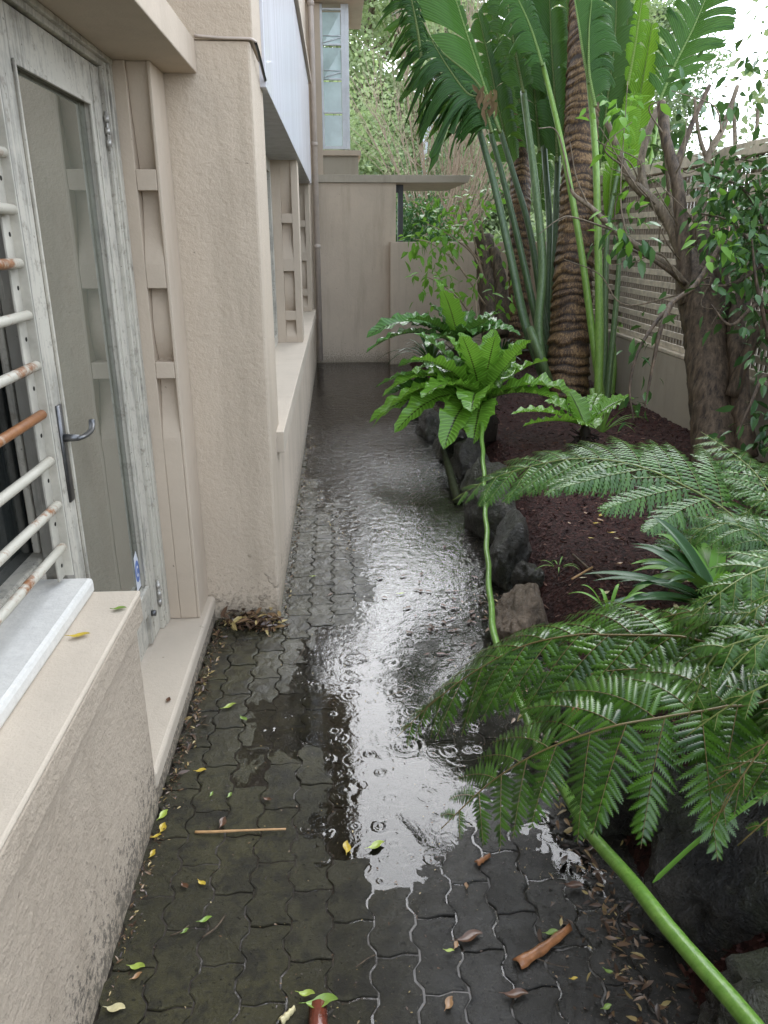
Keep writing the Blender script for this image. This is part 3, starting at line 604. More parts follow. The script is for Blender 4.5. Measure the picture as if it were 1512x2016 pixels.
for k, (x, y, z, sx, sy, sz, rot, m, lab) in enumerate([
    (.93, 1.02, .07, .24, .20, .27, 10, 'rock_dark', 'big dark wet boulder in the bottom right corner below the long green stalk'),
    (.98, 1.48, .12, .27, .25, .29, 60, 'rock_dark', 'big dark wet boulder behind the corner boulder, a green blade resting over it'),
    (.83, 1.88, .06, .19, .20, .20, 25, 'rock_dark', 'dark wet rock under the hanging pinnae of the front fern frond'),
    (.86, 2.28, .06, .17, .19, .18, 80, 'rock_dark', 'dark rock hidden deep under the front fern fronds'),
    (.78, 2.92, .05, .13, .22, .19, -18, 'rock_tan', 'tan brown angular rock beside the long green stalk, at the edge of the front fern'),
    (.90, 3.30, .13, .08, .09, .10, 20, 'rock_mid', 'small pale mossy rock just behind the tan angular rock'),
    (.88, 3.66, .10, .13, .34, .24, -8, 'rock_mid', 'tall mossy rock slab standing beside the puddle, in front of the mulch'),
    (.90, 4.25, .08, .17, .34, .23, 12, 'rock_mid', 'mossy grey rock by the puddle left of the long green stalk'),
    (.96, 4.82, .08, .17, .34, .24, -14, 'rock_mid', 'rounded mossy rock at the water edge, in line below the light green bird nest fern'),
    (.96, 5.36, .06, .17, .32, .24, 8, 'rock_dark', 'dark rock at the water edge directly under the bird nest fern leaves'),
    (.90, 5.95, .05, .17, .36, .22, 0, 'rock_dark', 'dark rock at the water edge behind the leaning dark green log'),
    (.84, 6.65, .04, .16, .42, .20, -6, 'rock_dark', 'dark low rock further along the water edge, shaded by the bird nest fern'),
    (.80, 7.60, .02, .15, .5, .18, 5, 'rock_dark', 'dark low rock below the grassy clump near the end wall'),
    (1.16, 2.52, .16, .16, .11, .06, 15, 'rock_tan', 'flat tan wet stone lying in the mulch between the two fern clumps'),
    (1.36, 1.10, .25, .26, .26, .22, 40, 'rock_dark', 'dark boulder at the right edge under the lowest fern frond')]):
    boulder('rock', (x, y, z), (sx, sy, sz), rot, k+3, M[m], lab, 5 if y < 3 else 4)
# ------------------------------------------------------------------ tree ferns
def pin_template(n, w=.20):
    """one toothed pinnule along +x, length 1"""
    V = []; F = []
    prof = lambda x: w*(1-.12*x)*min(1, (x+.04)*9)**.5*(1-x**2.6)**.8+.004
    ax = []
    for k in range(n+1): x = k/n; ax.append(len(V)); V.append((x, 0, -.16*x*x))
    for sgn in (1, -1):
        for k in range(n):
            x0, x1 = k/n, (k+1)/n; wt_ = prof((x0+x1)/2)
            i0 = len(V); V.append((x0+.12/n, sgn*.42*wt_, -.16*x0*x0-.10*wt_)); V.append((x1+.35/n, sgn*wt_, -.16*x1*x1-.34*wt_)); V.append((x1-.02/n, sgn*.5*wt_, -.16*x1*x1-.14*wt_))
            f = (ax[k], ax[k+1], i0+2, i0) ; g = (i0, i0+2, i0+1)
            F.append(f if sgn < 0 else f[::-1]); F.append(g if sgn < 0 else g[::-1])
    return np.array(V), F
TPL = {n: pin_template(n) for n in (4, 7, 9, 11)}
def frond(name, pts, L, parent, m, n_lobe=7, n_pin=17, n_pnl=15, up=(0, 0, 1), ang=62, droop=.55, t0=.12, rw=.006, Lf=None, lab=None, sides=(1, -1), drs=(1, 1), tuck=0):
    """pts: rachis from crown to tip; L: longest pinna; pinnae droop under their own weight"""
    P = arc(cr(pts, 10), 60); T = np.gradient(P, axis=0); T /= np.linalg.norm(T, axis=1)[:, None]
    q = MB(); rad = np.linspace(rw, .0012, 60); q.tube(P, rad, 6)
    tv, tf = TPL[n_lobe]; t4 = np.array([f for f in tf if len(f) == 4]); t3 = np.array([f for f in tf if len(f) == 3])
    prof = Lf or (lambda t: (.62+.38*math.sin(min(1, t*2.0)*math.pi/2))*(1-t**2.4)**.75 if t < 1 else 0)
    AllV = []; cnt = 0
    for side in sides:
        for k in range(n_pin):
            t = t0+(1-t0)*((k+(.25 if side > 0 else 0))/n_pin)**.92
            if t > .985: continue
            f = t*59; i = int(f); p = P[i]+(f-i)*(P[min(59, i+1)]-P[i]); tt = T[i]; N = nrm(np.array(up)-tt*np.dot(up, tt)); S = np.cross(tt, N)*side
            a = math.radians(ang-22*t+R_.gauss(0, 6.5)); N = nrm(N+R_.gauss(0, .14)*tt+R_.gauss(0, .10)*S); D = nrm(math.sin(a)*S+math.cos(a)*tt+.05*np.array([R_.gauss(0, 1) for _ in range(3)])); l = L*prof(t)*R_.uniform(.92, 1.06)
            if l < .012: continue
            dr = droop*(drs[0] if side > 0 else drs[1])*R_.uniform(.8, 1.2)
            s = np.linspace(0, 1, 14); ax = p+l*(s[:, None]*D+(dr*(s**1.8))[:, None]*np.array((0, 0, -1.))+(.06*side*s**2)[:, None]*tt)
            ax = p+(ax-p)*(l/max(1e-6, np.linalg.norm(np.diff(ax, axis=0), axis=1).sum()))
            at_ = np.gradient(ax, axis=0); at_ /= np.linalg.norm(at_, axis=1)[:, None]
            q.tube(ax, np.linspace(max(.0009, rw*.28), .0005, 14), 4, caps=False)
            NN = nrm(N+.35*np.array((0, 0, 1.)))
            np_ = max(5, int(n_pnl*(.45+.55*l/L)))
            wl = l*.26
            for sd in (1, -1):
                for h in range(np_):
                    if R_.random() < .025: continue
                    u = .03+.965*(h+(.3 if sd > 0 else 0))/np_; g = u*13; i2 = min(12, int(g)); pp = ax[i2]+(g-i2)*(ax[i2+1]-ax[i2]); ta = at_[i2]
                    nn = nrm(NN-ta*NN.dot(ta)); sv = np.cross(ta, nn)*sd
                    b = math.radians(72-34*u+R_.gauss(0, 4)); d = nrm(math.sin(b)*sv+math.cos(b)*ta-.14*nn+.04*np.array([R_.gauss(0, 1), R_.gauss(0, 1), R_.gauss(0, 1)])); ac = nrm(np.cross(nn, d)); n2 = np.cross(d, ac)
                    wl_ = wl*(1-u**2.2)**.8*(.8+.2*min(1, u*6))+.004
                    ws = (l/np_)/(wl_*.40)*1.3                                   # keep neighbours just apart
                    wl_ *= R_.uniform(.86, 1.06); AllV.append(pp+wl_*(tv[:, :1]*d+tv[:, 1:2]*min(1.6, ws)*ac+tv[:, 2:]*n2)); cnt += 1
    V = np.concatenate(AllV); o = (np.arange(cnt)*len(tv))[:, None, None]; b = q.n
    q.add(V, (o+t4[None]).reshape(-1, 4)); q.f.append((o+t3[None]).reshape(-1, 3)+b)
    ob = part(q, name, m, parent)
    if lab: ob['label'] = lab
    return ob
FA = thing('tree_fern', 'tree fern with dark glossy fronds arching over the path, nearest the camera', 'fern', (1.62, 1.75, .15))
q = MB(); tb = np.array((1.62, 1.75, .15)); q.tube([tb, tb+(.0, .02, .35), tb+(-.02, .02, .62), tb+(-.03, .02, .72)], [.10, .085, .08, .05], 12, jit=.08); part(q, 'trunk', M['bark'], FA)
A3 = lambda L_: [at(*p) for p in L_]
crown = tb+np.array((-.03, .02, .68))
# the front frond, drooping left with long hanging pinnae
frond('frond', [crown]+A3([(1560, 1352, 1.75), (1420, 1392, 1.72), (1310, 1411, 1.70), (1190, 1434, 1.72), (1060, 1482, 1.78), (960, 1545, 1.85), (868, 1632, 1.93)]), .37, FA, M['fern'], 11, 14, 20, up=(-.25, -.55, .9), droop=.62, t0=.26, rw=.0048, drs=(1.0, .4), ang=72)
# the upper left frond over the water
frond('frond', [crown]+A3([(1500, 1262, 1.95), (1330, 1252, 2.05), (1200, 1250, 2.12), (1134, 1250, 2.16), (1030, 1272, 2.22), (930, 1325, 2.30), (850, 1385, 2.36), (782, 1450, 2.42)]), .40, FA, M['fern'], 7, 16, 18, up=(-.25, -.35, 1), droop=.55, t0=.24, rw=.005, drs=(1.0, .45), ang=60)
# fronds from the crown towards the camera and to the right
frond('frond', [crown]+A3([(1610, 1262, 1.42), (1540, 1250, 1.40), (1460, 1262, 1.40), (1400, 1300, 1.42), (1352, 1420, 1.48)]), .20, FA, M['fern_far'], 11, 15, 13, up=(-.2, -.5, 1), droop=.5, t0=.2, rw=.005, drs=(1, .5))
frond('frond', [crown]+A3([(1600, 1110, 1.85), (1500, 1120, 1.8), (1420, 1165, 1.78), (1360, 1215, 1.8)]), .20, FA, M['fern_far'], 11, 14, 13, up=(-.2, -.4, 1), droop=.4, t0=.2, rw=.005)
frond('frond', [crown]+A3([(1640, 1440, 1.38), (1560, 1455, 1.34), (1470, 1500, 1.34), (1395, 1545, 1.37)]), .17, FA, M['fern'], 11, 14, 13, up=(-.2, -.5, 1), droop=.55, t0=.2, rw=.005)
frond('frond', [crown]+A3([(1620, 1540, 1.28), (1560, 1570, 1.25), (1500, 1622, 1.25), (1452, 1665, 1.28)]), .14, FA, M['fern'], 11, 13, 12, up=(-.2, -.5, 1), droop=.55, t0=.2, rw=.005)
frond('frond', [crown]+A3([(1480, 1350, 1.92), (1390, 1335, 1.95), (1290, 1318, 2.0), (1190, 1322, 2.05), (1090, 1345, 2.12)]), .24, FA, M['fern'], 7, 16, 15, up=(-.2, -.45, 1), droop=.5, t0=.15, rw=.0045, drs=(1, .5))
frond('frond', [crown]+A3([(1650, 1180, 1.5), (1570, 1150, 1.45), (1500, 1190, 1.45), (1440, 1235, 1.48)]), .17, FA, M['fern_far'], 11, 13, 12, up=(-.2, -.5, 1), droop=.4, t0=.2, rw=.005)
frond('frond', [crown]+A3([(1640, 1340, 1.30), (1580, 1330, 1.26), (1500, 1352, 1.26), (1420, 1400, 1.30), (1350, 1450, 1.34)]), .15, FA, M['fern_far'], 11, 14, 12, up=(-.2, -.5, 1), droop=.5, t0=.2, rw=.0045)
for pts, l_, mm in (([(1660, 1400, 1.22), (1600, 1400, 1.2), (1530, 1440, 1.2), (1460, 1530, 1.22), (1420, 1600, 1.24)], .17, 'fern'), ([(1640, 1500, 1.5), (1540, 1490, 1.48), (1450, 1540, 1.5), (1400, 1640, 1.52)], .22, 'fern'), ([(1640, 1250, 1.3), (1580, 1230, 1.28), (1500, 1260, 1.28), (1430, 1330, 1.3)], .17, 'fern_far'), ([(1560, 1250, 1.9), (1480, 1210, 1.95), (1400, 1200, 2.05), (1310, 1215, 2.15), (1230, 1250, 2.2)], .26, 'fern'), ([(1640, 1600, 1.15), (1570, 1640, 1.12), (1510, 1720, 1.12)], .13, 'fern'), ([(1480, 1300, 1.95), (1380, 1290, 2.1), (1280, 1285, 2.2), (1180, 1270, 2.3), (1090, 1260, 2.4), (1030, 1265, 2.45)], .30, 'fern')):
    frond('frond', [crown]+A3(pts), l_, FA, M[mm], 9, 14, 14, up=(-.2, -.5, 1), droop=.5, t0=.2, rw=.0045, drs=(1, .5))
# paler fern behind, over the mulch
FB = thing('tree_fern', 'paler young tree fern with flat spreading fronds over the bare mulch', 'fern', (1.95, 3.05, .28))
tb = np.array((1.95, 3.05, .28)); q = MB(); q.tube([tb, tb+(0, 0, .2), tb+(-.02, 0, .34)], [.07, .06, .045], 10, jit=.08); part(q, 'trunk', M['bark'], FB); crown = tb+np.array((-.02, 0, .32))
frond('frond', [crown]+A3([(1512, 1075, 3.1), (1427, 1003, 3.15), (1345, 955, 3.2), (1264, 920, 3.28), (1183, 904, 3.36), (1110, 905, 3.44), (1030, 922, 3.52), (950, 950, 3.6), (890, 985, 3.66)]), .47, FB, M['fern_far'], 4, 17, 19, up=(-.1, -.35, 1), droop=.32, t0=.2, rw=.006, ang=64, drs=(1, .2))
frond('frond', [crown]+A3([(1560, 1130, 2.85), (1500, 1060, 2.85), (1430, 1030, 2.9), (1370, 1050, 2.95), (1320, 1120, 3.0)]), .26, FB, M['fern_far'], 4, 13, 14, up=(-.1, -.4, 1), droop=.35, t0=.2, rw=.005)
frond('frond', [crown]+A3([(1560, 1080, 3.0), (1530, 1000, 3.1), (1490, 935, 3.25), (1440, 890, 3.4), (1380, 850, 3.6)]), .32, FB, M['fern_far'], 4, 15, 15, up=(-.1, -.3, 1), droop=.3, t0=.2, rw=.005)
frond('frond', [crown]+A3([(1620, 1100, 2.7), (1600, 1020, 2.75), (1560, 980, 2.8), (1500, 985, 2.85), (1450, 1030, 2.9)]), .20, FB, M['fern_far'], 4, 13, 13, up=(-.1, -.4, 1), droop=.35, t0=.2, rw=.005)
frond('frond', [crown, crown+(.2, .15, .25), crown+(.45, .3, .25), crown+(.75, .4, .02)], .26, FB, M['fern_far'], 4, 14, 14)
frond('frond', [crown, crown+(.25, -.15, .22), crown+(.5, -.35, .2), crown+(.7, -.5, -.02)], .26, FB, M['fern_far'], 4, 14, 14)
# ------------------------------------------------------------------ bird nest ferns
def nest(c, specs, label, m, sz=1):
    r = thing('bird_nest_fern', label, 'fern', c)
    q = MB(); c = np.array(c, float); q.tube([c+(0, 0, -.22*sz), c+(0, 0, -.05*sz), c+(0, 0, .06*sz), c+(0, 0, .10)], np.array([.11, .10, .075, .04])*sz, 12, jit=.2)
    for k in range(40):
        a = R_.uniform(0, 6.28); p = c+sz*np.array((.09*math.cos(a), .09*math.sin(a), R_.uniform(-.12, .08))); q.tube([p, p+(.06*math.cos(a), .06*math.sin(a), R_.uniform(-.08, .05))], .004, 4)
    part(q, 'root_ball', M['fibre'], r)
    for k, (az, el, l, w_, bend, mm) in enumerate(specs):
        a, e = math.radians(az), math.radians(el); d = np.array((math.cos(a)*math.cos(e), math.sin(a)*math.cos(e), math.sin(e)))
        l, w_ = l*1.08*(1.13 if sz == 1 else 1), w_*1.5*(1.1 if sz == 1 else 1); s = np.linspace(0, 1, 26); P = c+(0, 0, .08)+l*(s[:, None]*d+(bend*s**2.2)[:, None]*np.array((0, 0, -1.)))
        sd = np.cross(d, (0, 0, 1.)); P = P+(.08*l*math.sin(k*2.1)*s**2)[:, None]*sd
        h = w_*np.clip(np.sin(np.pi*np.clip(s*.94+.05, 0, 1))**.62, 0.02, 1)*(1+.10*np.sin(s*31+k)); h[-1] = .002
        nr = nrm(np.array((0, 0, 1.))-d*d[2]+.0*sd); nr = nrm(nr+.25*math.sin(k*1.7)*sd)
        q = MB(); q.ribbon(P, h, nr, fold=.35, nx=4, wave=.22, freq=R_.uniform(6, 9), ph=k); part(q, 'frond', M[mm], r)
    return r
c1 = at(948, 812, 6.05)
S1 = []
for k in range(7): S1.append((20+k*51+R_.uniform(-9, 9), R_.uniform(58, 76), R_.uniform(.50, .66), R_.uniform(.055, .08), .18, 'nest'))
for az, el, l, w_, b in ((182, 42, .80, .058, .62), (196, 34, .86, .060, .66), (168, 36, .80, .055, .50), (212, 28, .70, .06, .62), (234, 20, .58, .068, .62), (152, 45, .78, .055, .48), (258, 16, .50, .065, .55), (20, 40, .62, .06, .30), (-12, 34, .72, .065, .55), (60, 40, .6, .06, .3), (110, 40, .62, .06, .35), (135, 40, .7, .06, .45), (205, 48, .72, .06, .35), (172, 56, .74, .065, .28), (188, 22, .74, .06, .5), (222, 40, .66, .065, .5), (248, 35, .55, .07, .5), (-30, 28, .6, .06, .45), (175, 30, .66, .06, .45)):
    S1.append((az, el, l*1.08, w_*1.15, b, 'nest' if az > 175 or az < 60 else 'nest_dark'))
nest(c1, S1, 'large light green bird nest fern with wavy fronds reaching over the puddle', 'nest')
c2 = at(905, 700, 7.6)
nest(c2, [(az+R_.uniform(-8, 8), R_.uniform(30, 62), R_.uniform(.5, .75), .06, R_.uniform(.3, .6), 'nest_dark') for az in range(90, 450, 30)]+[(235, 62, .70, .065, .22, 'nest'), (150, 70, .72, .06, .2, 'nest'), (182, 40, 1.0, .07, .55, 'nest_dark'), (200, 30, .95, .07, .5, 'nest_dark')], 'darker bird nest fern by the garden wall, behind the light green one', 'nest_dark')
c3 = at(1150, 862, 5.2)
nest(c3, [(az, el, l, .05, b, 'nest') for az, el, l, b in ((185, 28, .55, .30), (205, 20, .5, .25), (150, 40, .35, .25), (60, 35, .4, .2), (20, 40, .45, .3), (260, 25, .3, .25), (110, 50, .3, .15))], 'small bird nest fern low on the mulch, in front of the ringed palm', 'nest', .45)
# ------------------------------------------------------------------ long green stalk and leaning log
q = MB(); P = arc(cr([at(*p) for p in ((946, 800, 5.95), (951, 900, 5.0), (956, 1010, 4.2), (963, 1150, 3.4), (976, 1262, 2.9), (1004, 1340, 2.6), (1058, 1462, 2.2), (1112, 1562, 1.95), (1182, 1662, 1.70), (1300, 1806, 1.40), (1505, 2045, 1.10), (1640, 2220, .95))], 10), 90); P = P+.0035*np.column_stack([np.sin(np.arange(90)*.9), np.sin(np.arange(90)*.5), np.sin(np.arange(90)*.7+1)])
t_ = np.linspace(0, 1, 90); q.tube(P, np.interp(t_, [0, .3, .7, 1], [.0165, .0130, .0134, .0160])*(1+.035*np.sin(np.arange(90)*1.3)*np.sin(np.arange(90)*.37)), 14)
tag(q.build('leaf_stalk', M['stem_long'], loc=tuple(P[-1])), 'long bare bright green stalk arching from the bottom right corner to the bird nest fern', 'plant stalk')
q = MB(); q.tube(cr([at(872, 885, 5.75), at(884, 925, 5.4), at(902, 990, 5.0)], 6), np.linspace(.022, .030, 13), 12, jit=.05); tag(q.build('rod', plain('dark_green_rod', (.020, .024, .009), .6, .1, .5, 25, bump=.006, bscale=25), loc=tuple(at(900, 985, 4.75))), 'short dark green log leaning in the puddle under the bird nest fern', 'rod')  # dark green rod for a slanting shape in the water, not identified
# ------------------------------------------------------------------ palms with ringed trunks
def palm(name, px, d0, r0, r1, n_fr, label, ringed=True, seed=1):
    P = arc(cr([far(x, y, d0+dd) for x, y, dd in px], 14), 420); r = thing(name, label, 'palm tree', tuple(P[0]))
    L_ = np.concatenate(([0], np.cumsum(np.linalg.norm(np.diff(P, axis=0), axis=1)))); r0 *= KD; r1 *= KD; rad = np.interp(L_/L_[-1], [0, .06, .3, 1], [r0*1.08, r0, (r0*.62+r1*.38), r1])
    th = np.arange(36)*2*math.pi/36; wob = .16*np.sin(th[None, :]*2+L_[:, None]*5)+.10*np.sin(th[None, :]*5-L_[:, None]*11+1)+.35*np.sin(L_[:, None]*6.3)+.2*np.sin(L_[:, None]*17)
    cyc = L_[:, None]/.092+wob; ph = np.mod(cyc, 1); kk = np.floor(cyc); amp = .75+.25*np.sin(kk*12.9898+np.sin(kk)*3)
    q = MB(); q.tube(P, rad, 36); C = P[:, None, :]; W = q.v[-1].reshape(len(P), 36, 3); W = C+(W-C)*(1+.14*amp*(1-ph)**1.3-.07+.012*G_.normal(size=ph.shape))[..., None]; q.v[-1] = W.reshape(-1, 3)
    q.uv[-1][:, 1] = (np.clip(1-np.abs(ph-.84)/.32, 0, 1)*1.15*(.55+.45*amp)).ravel()
    part(q, 'trunk', M['palmbark'], r)
    top = P[-1]; rr = random.Random(seed)
    for k in range(n_fr):
        a = k*2.399+seed; el = rr.uniform(.1, 1.0); l = rr.uniform(2.0, 2.7); d = np.array((math.cos(a)*math.cos(el), math.sin(a)*math.cos(el), math.sin(el)))
        s = np.linspace(0, 1, 22); C = top+l*(s[:, None]*d-np.outer(.75*s**2.2, (0, 0, 1.))); q = MB(); q.tube(C, np.linspace(.03, .006, 22), 6)
        T = np.gradient(C, axis=0); T /= np.linalg.norm(T, axis=1)[:, None]
        for i in range(4, 80):
            u = i/80*21; j = min(20, int(u)); p = C[j]+(u-j)*(C[j+1]-C[j]); S = nrm(np.cross(T[j], (0, 0, 1.)))*(1 if i % 2 else -1)
            ll = .62*math.sin(min(1, i/80*1.05+.12)*math.pi)**.6+.05; D = nrm(.75*S+.55*T[j]+(0, 0, .25)); ss_ = np.linspace(0, 1, 6)
            q.ribbon(p+ll*(ss_[:, None]*D-np.outer(.55*ss_**2, (0, 0, 1.))), .022*np.array([.6, 1, 1, .8, .5, .05]), (0, 0, 1.), fold=.5)
        part(q, 'frond', M['paddle'], r)
    return r
palm('palm_tree', [(1114, 790, 0), (1122, 650, 0), (1131, 500, .02), (1138, 400, .03), (1146, 200, .05), (1152, 0, .1), (1160, -330, .2)], 6.55, .182, .118, 12, 'large palm with brown ringed trunk beside the bright green stalks', seed=2)
palm('palm_tree', [(1020, 690, 0), (1022, 560, 0), (1024, 420, 0), (1026, 240, .05), (1030, 0, .1), (1036, -330, .2)], 7.95, .115, .098, 8, 'thinner brown palm trunk standing behind the dark green stalks', seed=5)
# ------------------------------------------------------------------ giant strelitzia clump
SG = thing('strelitzia_clump', 'tall strelitzia clump with long green stalks and torn paddle leaves around the palm', 'plant', tuple(far(1085, 760, 6.7)))
for px, d, r0, r1, mm in (
    ([(1078, 762), (1035, 640), (1004, 500), (972, 360), (944, 258)], 6.5, .050, .030, 'stalk_dark'),
    ([(1084, 755), (1058, 640), (1022, 480), (990, 350), (966, 262)], 6.75, .045, .028, 'stalk_dark'),
    ([(1088, 745), (1072, 640), (1044, 460), (1010, 340), (985, 258)], 7.0, .045, .028, 'stalk_dark'),
    ([(1072, 758), (1060, 650), (1068, 520), (1052, 350), (1030, 180)], 6.6, .055, .034, 'stalk'),
    ([(1092, 740), (1090, 600), (1094, 440), (1098, 300), (1096, 120)], 7.2, .045, .03, 'stalk_dark'),
    ([(1082, 750), (1078, 600), (1082, 450), (1072, 300), (1062, 90)], 7.3, .045, .03, 'stalk_dark'),
    ([(1186, 800), (1168, 670), (1142, 480), (1105, 280), (1068, 125), (1050, 60)], 6.2, .040, .022, 'stalk_bright'),
    ([(1178, 790), (1180, 640), (1177, 460), (1172, 300), (1160, 160), (1150, 60)], 6.15, .045, .026, 'stalk_bright'),
    ([(1192, 806), (1204, 690), (1216, 560), (1222, 440)], 6.3, .036, .022, 'stalk'),
    ([(1200, 800), (1212, 700), (1240, 560), (1262, 430), (1300, 200)], 6.6, .040, .022, 'stalk_bright'),
    ([(1184, 800), (1190, 680), (1192, 560), (1198, 440), (1225, 300)], 6.35, .04, .02, 'stalk')):
    q = MB(); P = arc(cr([far(x, y, d) for x, y in px], 8), 40); q.tube(P, np.linspace(r0, r1, 40)*KD, 12, flat=.8); part(q, 'stalk', M[mm], SG)
q = MB(); q.tube([far(1082, 760, 6.45), far(1062, 700, 6.4), far(1042, 645, 6.4)], [.088, .077, .06], 10, flat=.6); part(q, 'cut_stalk', M['stalk'], SG)
q = MB(); q.tube([far(1170, 800, 6.0), far(1166, 765, 6.0)], [.028, .026], 10); part(q, 'cut_stalk', M['stalk_bright'], SG)
def paddle(parent, mid, wl, wr, m, torn=.5, droop=.35, nor=None, seed=0, sl=1.0, out=.85, name='leaf', ns=30, tip_brown=False):
    """paddle leaf: midrib curve and ribs to each side, torn into bunches that droop apart"""
    wl *= KD; wr *= KD; droop *= KD; rr = random.Random(seed); P = arc(cr(mid, 10), 80); T = np.gradient(P, axis=0); T /= np.linalg.norm(T, axis=1)[:, None]; q = MB()
    nor = nrm(np.array(nor if nor is not None else (0, -.8, .5))); q.tube(P, np.linspace(.017, .004, 80), 6)
    q.uv[-1][:, 1] = 0
    for sd, W in ((-1, wl), (1, wr)):
        if W <= 0: continue
        k = 0
        while k < ns:
            b = 1 if rr.random() < (torn*.6 if torn < .9 else .93) else rr.choice((2, 3, 4) if torn > .35 else (4, 6, 9)); b = min(b, ns-k)
            dz = droop*rr.uniform(.6, 1.5); tw = rr.uniform(-.25, .25); sh = rr.uniform(.82, 1.05)
            # one bunch: a ruled patch from the midrib to its outer edge
            rows = []
            gapw = .12 if b > 0 else 0
            m_ = b*2+1
            for h in range(m_):
                u0 = (k+b*h/(m_-1))/ns; uu = u0*.96+.02; f = uu*79; i = min(78, int(f)); p = P[i]+(f-i)*(P[i+1]-P[i]); tt = T[i]; N = nrm(nor-tt*nor.dot(tt)); S = np.cross(tt, N)*sd
                ww = W*(math.sin(math.pi*min(1, uu*.86+.10))**.55)*sh*(1 if b > 1 else rr.uniform(.7, 1.0))
                s = np.linspace(0, 1, 9); sq = 1-(.10+.62*torn)*s**1.7
                cen = (k+b/2)/ns*.96+.02; ci = min(79, int(cen*79)); shift = (P[ci]-p)
                D = nrm(out*S+.62*tt*sl+.12*N)
                c_ = p+ww*(s[:, None]*D+(.10*np.sin(s*3.1))[:, None]*N-np.outer(dz*s**2.1, (0, 0, 1.))+np.outer(tw*s**2, tt)*.5)
                c_ = c_+np.outer(1-sq, shift)*1.0
                c_[-1] = c_[-1]+(c_[-2]-c_[-1])*rr.uniform(0, .8)
                c_ += (.004*(1 if h % 2 else -1))*N*np.minimum(1, s*4)[:, None]
                rows.append(c_)
            V = np.array(rows); nn = V.shape[1]; i = np.arange(m_-1)[:, None]*nn; j = np.arange(nn-1)[None, :]
            uv = np.stack(np.broadcast_arrays(np.linspace(k, k+b, m_)[:, None]/ns, .15+.85*np.linspace(0, 1, nn)[None, :]), -1).reshape(-1, 2)
            q.add(V.reshape(-1, 3), np.stack([i+j, i+j+1, i+nn+j+1, i+nn+j], -1).reshape(-1, 4), uv)
            k += b
    return part(q, name, M[m], parent)
def A(d, *p): return [far(x, y, d+(e[0] if e else 0)) for x, y, *e in p]
paddle(SG, A(6.3, (985, 262), (952, 165), (920, 70), (890, -20), (850, -110)), .46, .06, 'paddle_mid', .18, .10, seed=1, ns=36)          # broad dark half blade
paddle(SG, A(6.1, (985, 262), (940, 165), (866, 98), (822, 26), (790, -60)), .44, .0, 'paddle', .95, .75, seed=2, ns=44, out=.75)   # fringe of hanging fingers
paddle(SG, A(5.95, (968, 262), (950, 200), (918, 182), (880, 130), (850, 80)), .42, .12, 'paddle', .92, .8, seed=3, ns=34)
paddle(SG, A(6.2, (944, 258), (935, 215), (905, 175), (870, 150), (830, 150)), .38, .2, 'paddle', .92, .75, seed=4, ns=32)
paddle(SG, A(6.0, (830, 120), (822, 60), (810, 0), (800, -50)), .17, .14, 'paddle', .93, .8, seed=15, ns=28)
paddle(SG, A(6.4, (1030, 182), (1012, 90), (1000, 10), (990, -90)), .24, .24, 'paddle', .5, .5, seed=5)
paddle(SG, A(6.1, (1068, 130), (1050, 70), (1030, 20), (1000, -40)), .22, .22, 'paddle_mid', .7, .6, seed=6)
paddle(SG, A(6.0, (1160, 165), (1148, 105), (1138, 40), (1125, -40)), .0, .42, 'paddle_mid', .30, .35, seed=7, ns=26)
paddle(SG, A(5.95, (1172, 210), (1160, 140), (1160, 60), (1165, 0)), .0, .34, 'paddle_mid', .5, .45, seed=8, ns=20)
paddle(SG, A(6.5, (1298, 200), (1330, 125), (1365, 55), (1400, -30), (1430, -110)), .36, .40, 'paddle_mid', .40, .08, nor=(-.25, -.9, .3), seed=9, ns=46)  # big fanned blade right
paddle(SG, A(6.7, (1222, 440), (1232, 330), (1252, 230), (1272, 120), (1285, 40)), .20, .17, 'paddle_bright', .10, .05, nor=(-.2, -.95, .1), seed=10, ns=30)
paddle(SG, A(6.4, (1198, 440), (1205, 330), (1225, 260), (1250, 180)), .12, .18, 'paddle_bright', .12, .05, nor=(.1, -.95, .1), seed=11, ns=26)
paddle(SG, A(6.9, (1096, 320), (1092, 200), (1085, 80), (1080, -60)), .26, .26, 'paddle', .3, .2, seed=12)
paddle(SG, A(7.0, (1062, 300), (1052, 180), (1040, 60), (1036, -80)), .26, .2, 'paddle', .4, .3, seed=13)
paddle(SG, A(6.8, (1180, 330), (1195, 200), (1210, 80), (1215, -60)), .22, .26, 'paddle', .35, .2, seed=14)
paddle(SG, A(6.3, (1235, 170), (1250, 90), (1262, 10), (1275, -60)), .10, .10, 'paddle_bright', .6, .3, seed=16, ns=20)
for k, (pts, d, wl, wr) in enumerate((([(1010, 330), (985, 230), (965, 130), (940, 20)], 7.4, .26, .26), ([(1040, 300), (1020, 190), (985, 90), (960, 0)], 7.5, .26, .26), ([(1085, 260), (1075, 150), (1055, 50), (1045, -60)], 7.6, .28, .28), ([(1120, 300), (1130, 180), (1120, 60), (1110, -60)], 7.6, .26, .26), ([(1210, 330), (1225, 220), (1230, 100), (1240, 0)], 7.4, .26, .26), ([(1060, 420), (1070, 330), (1085, 240), (1088, 150)], 7.5, .16, .16))):
    paddle(SG, A(d, *pts), wl, wr, 'paddle', .55, .5, seed=30+k, ns=24)
q = MB()
for k in range(9):
    p = far(945+R_.uniform(-10, 30), 165+R_.uniform(-5, 40), 5.9); d = np.array((R_.uniform(-.5, .3), R_.uniform(-.3, .3), -1)); s = np.linspace(0, 1, 7); q.ribbon(p+R_.uniform(.1, .24)*(s[:, None]*d+.15*np.sin(s*5+k)[:, None]*np.array((1, 0, 0))), .02*np.array([.3, 1, .8, 1, .7, .5, .1]), (0, -1, .2), fold=.5, wave=.3)
part(q, 'dead_leaf', M['dry'], SG)
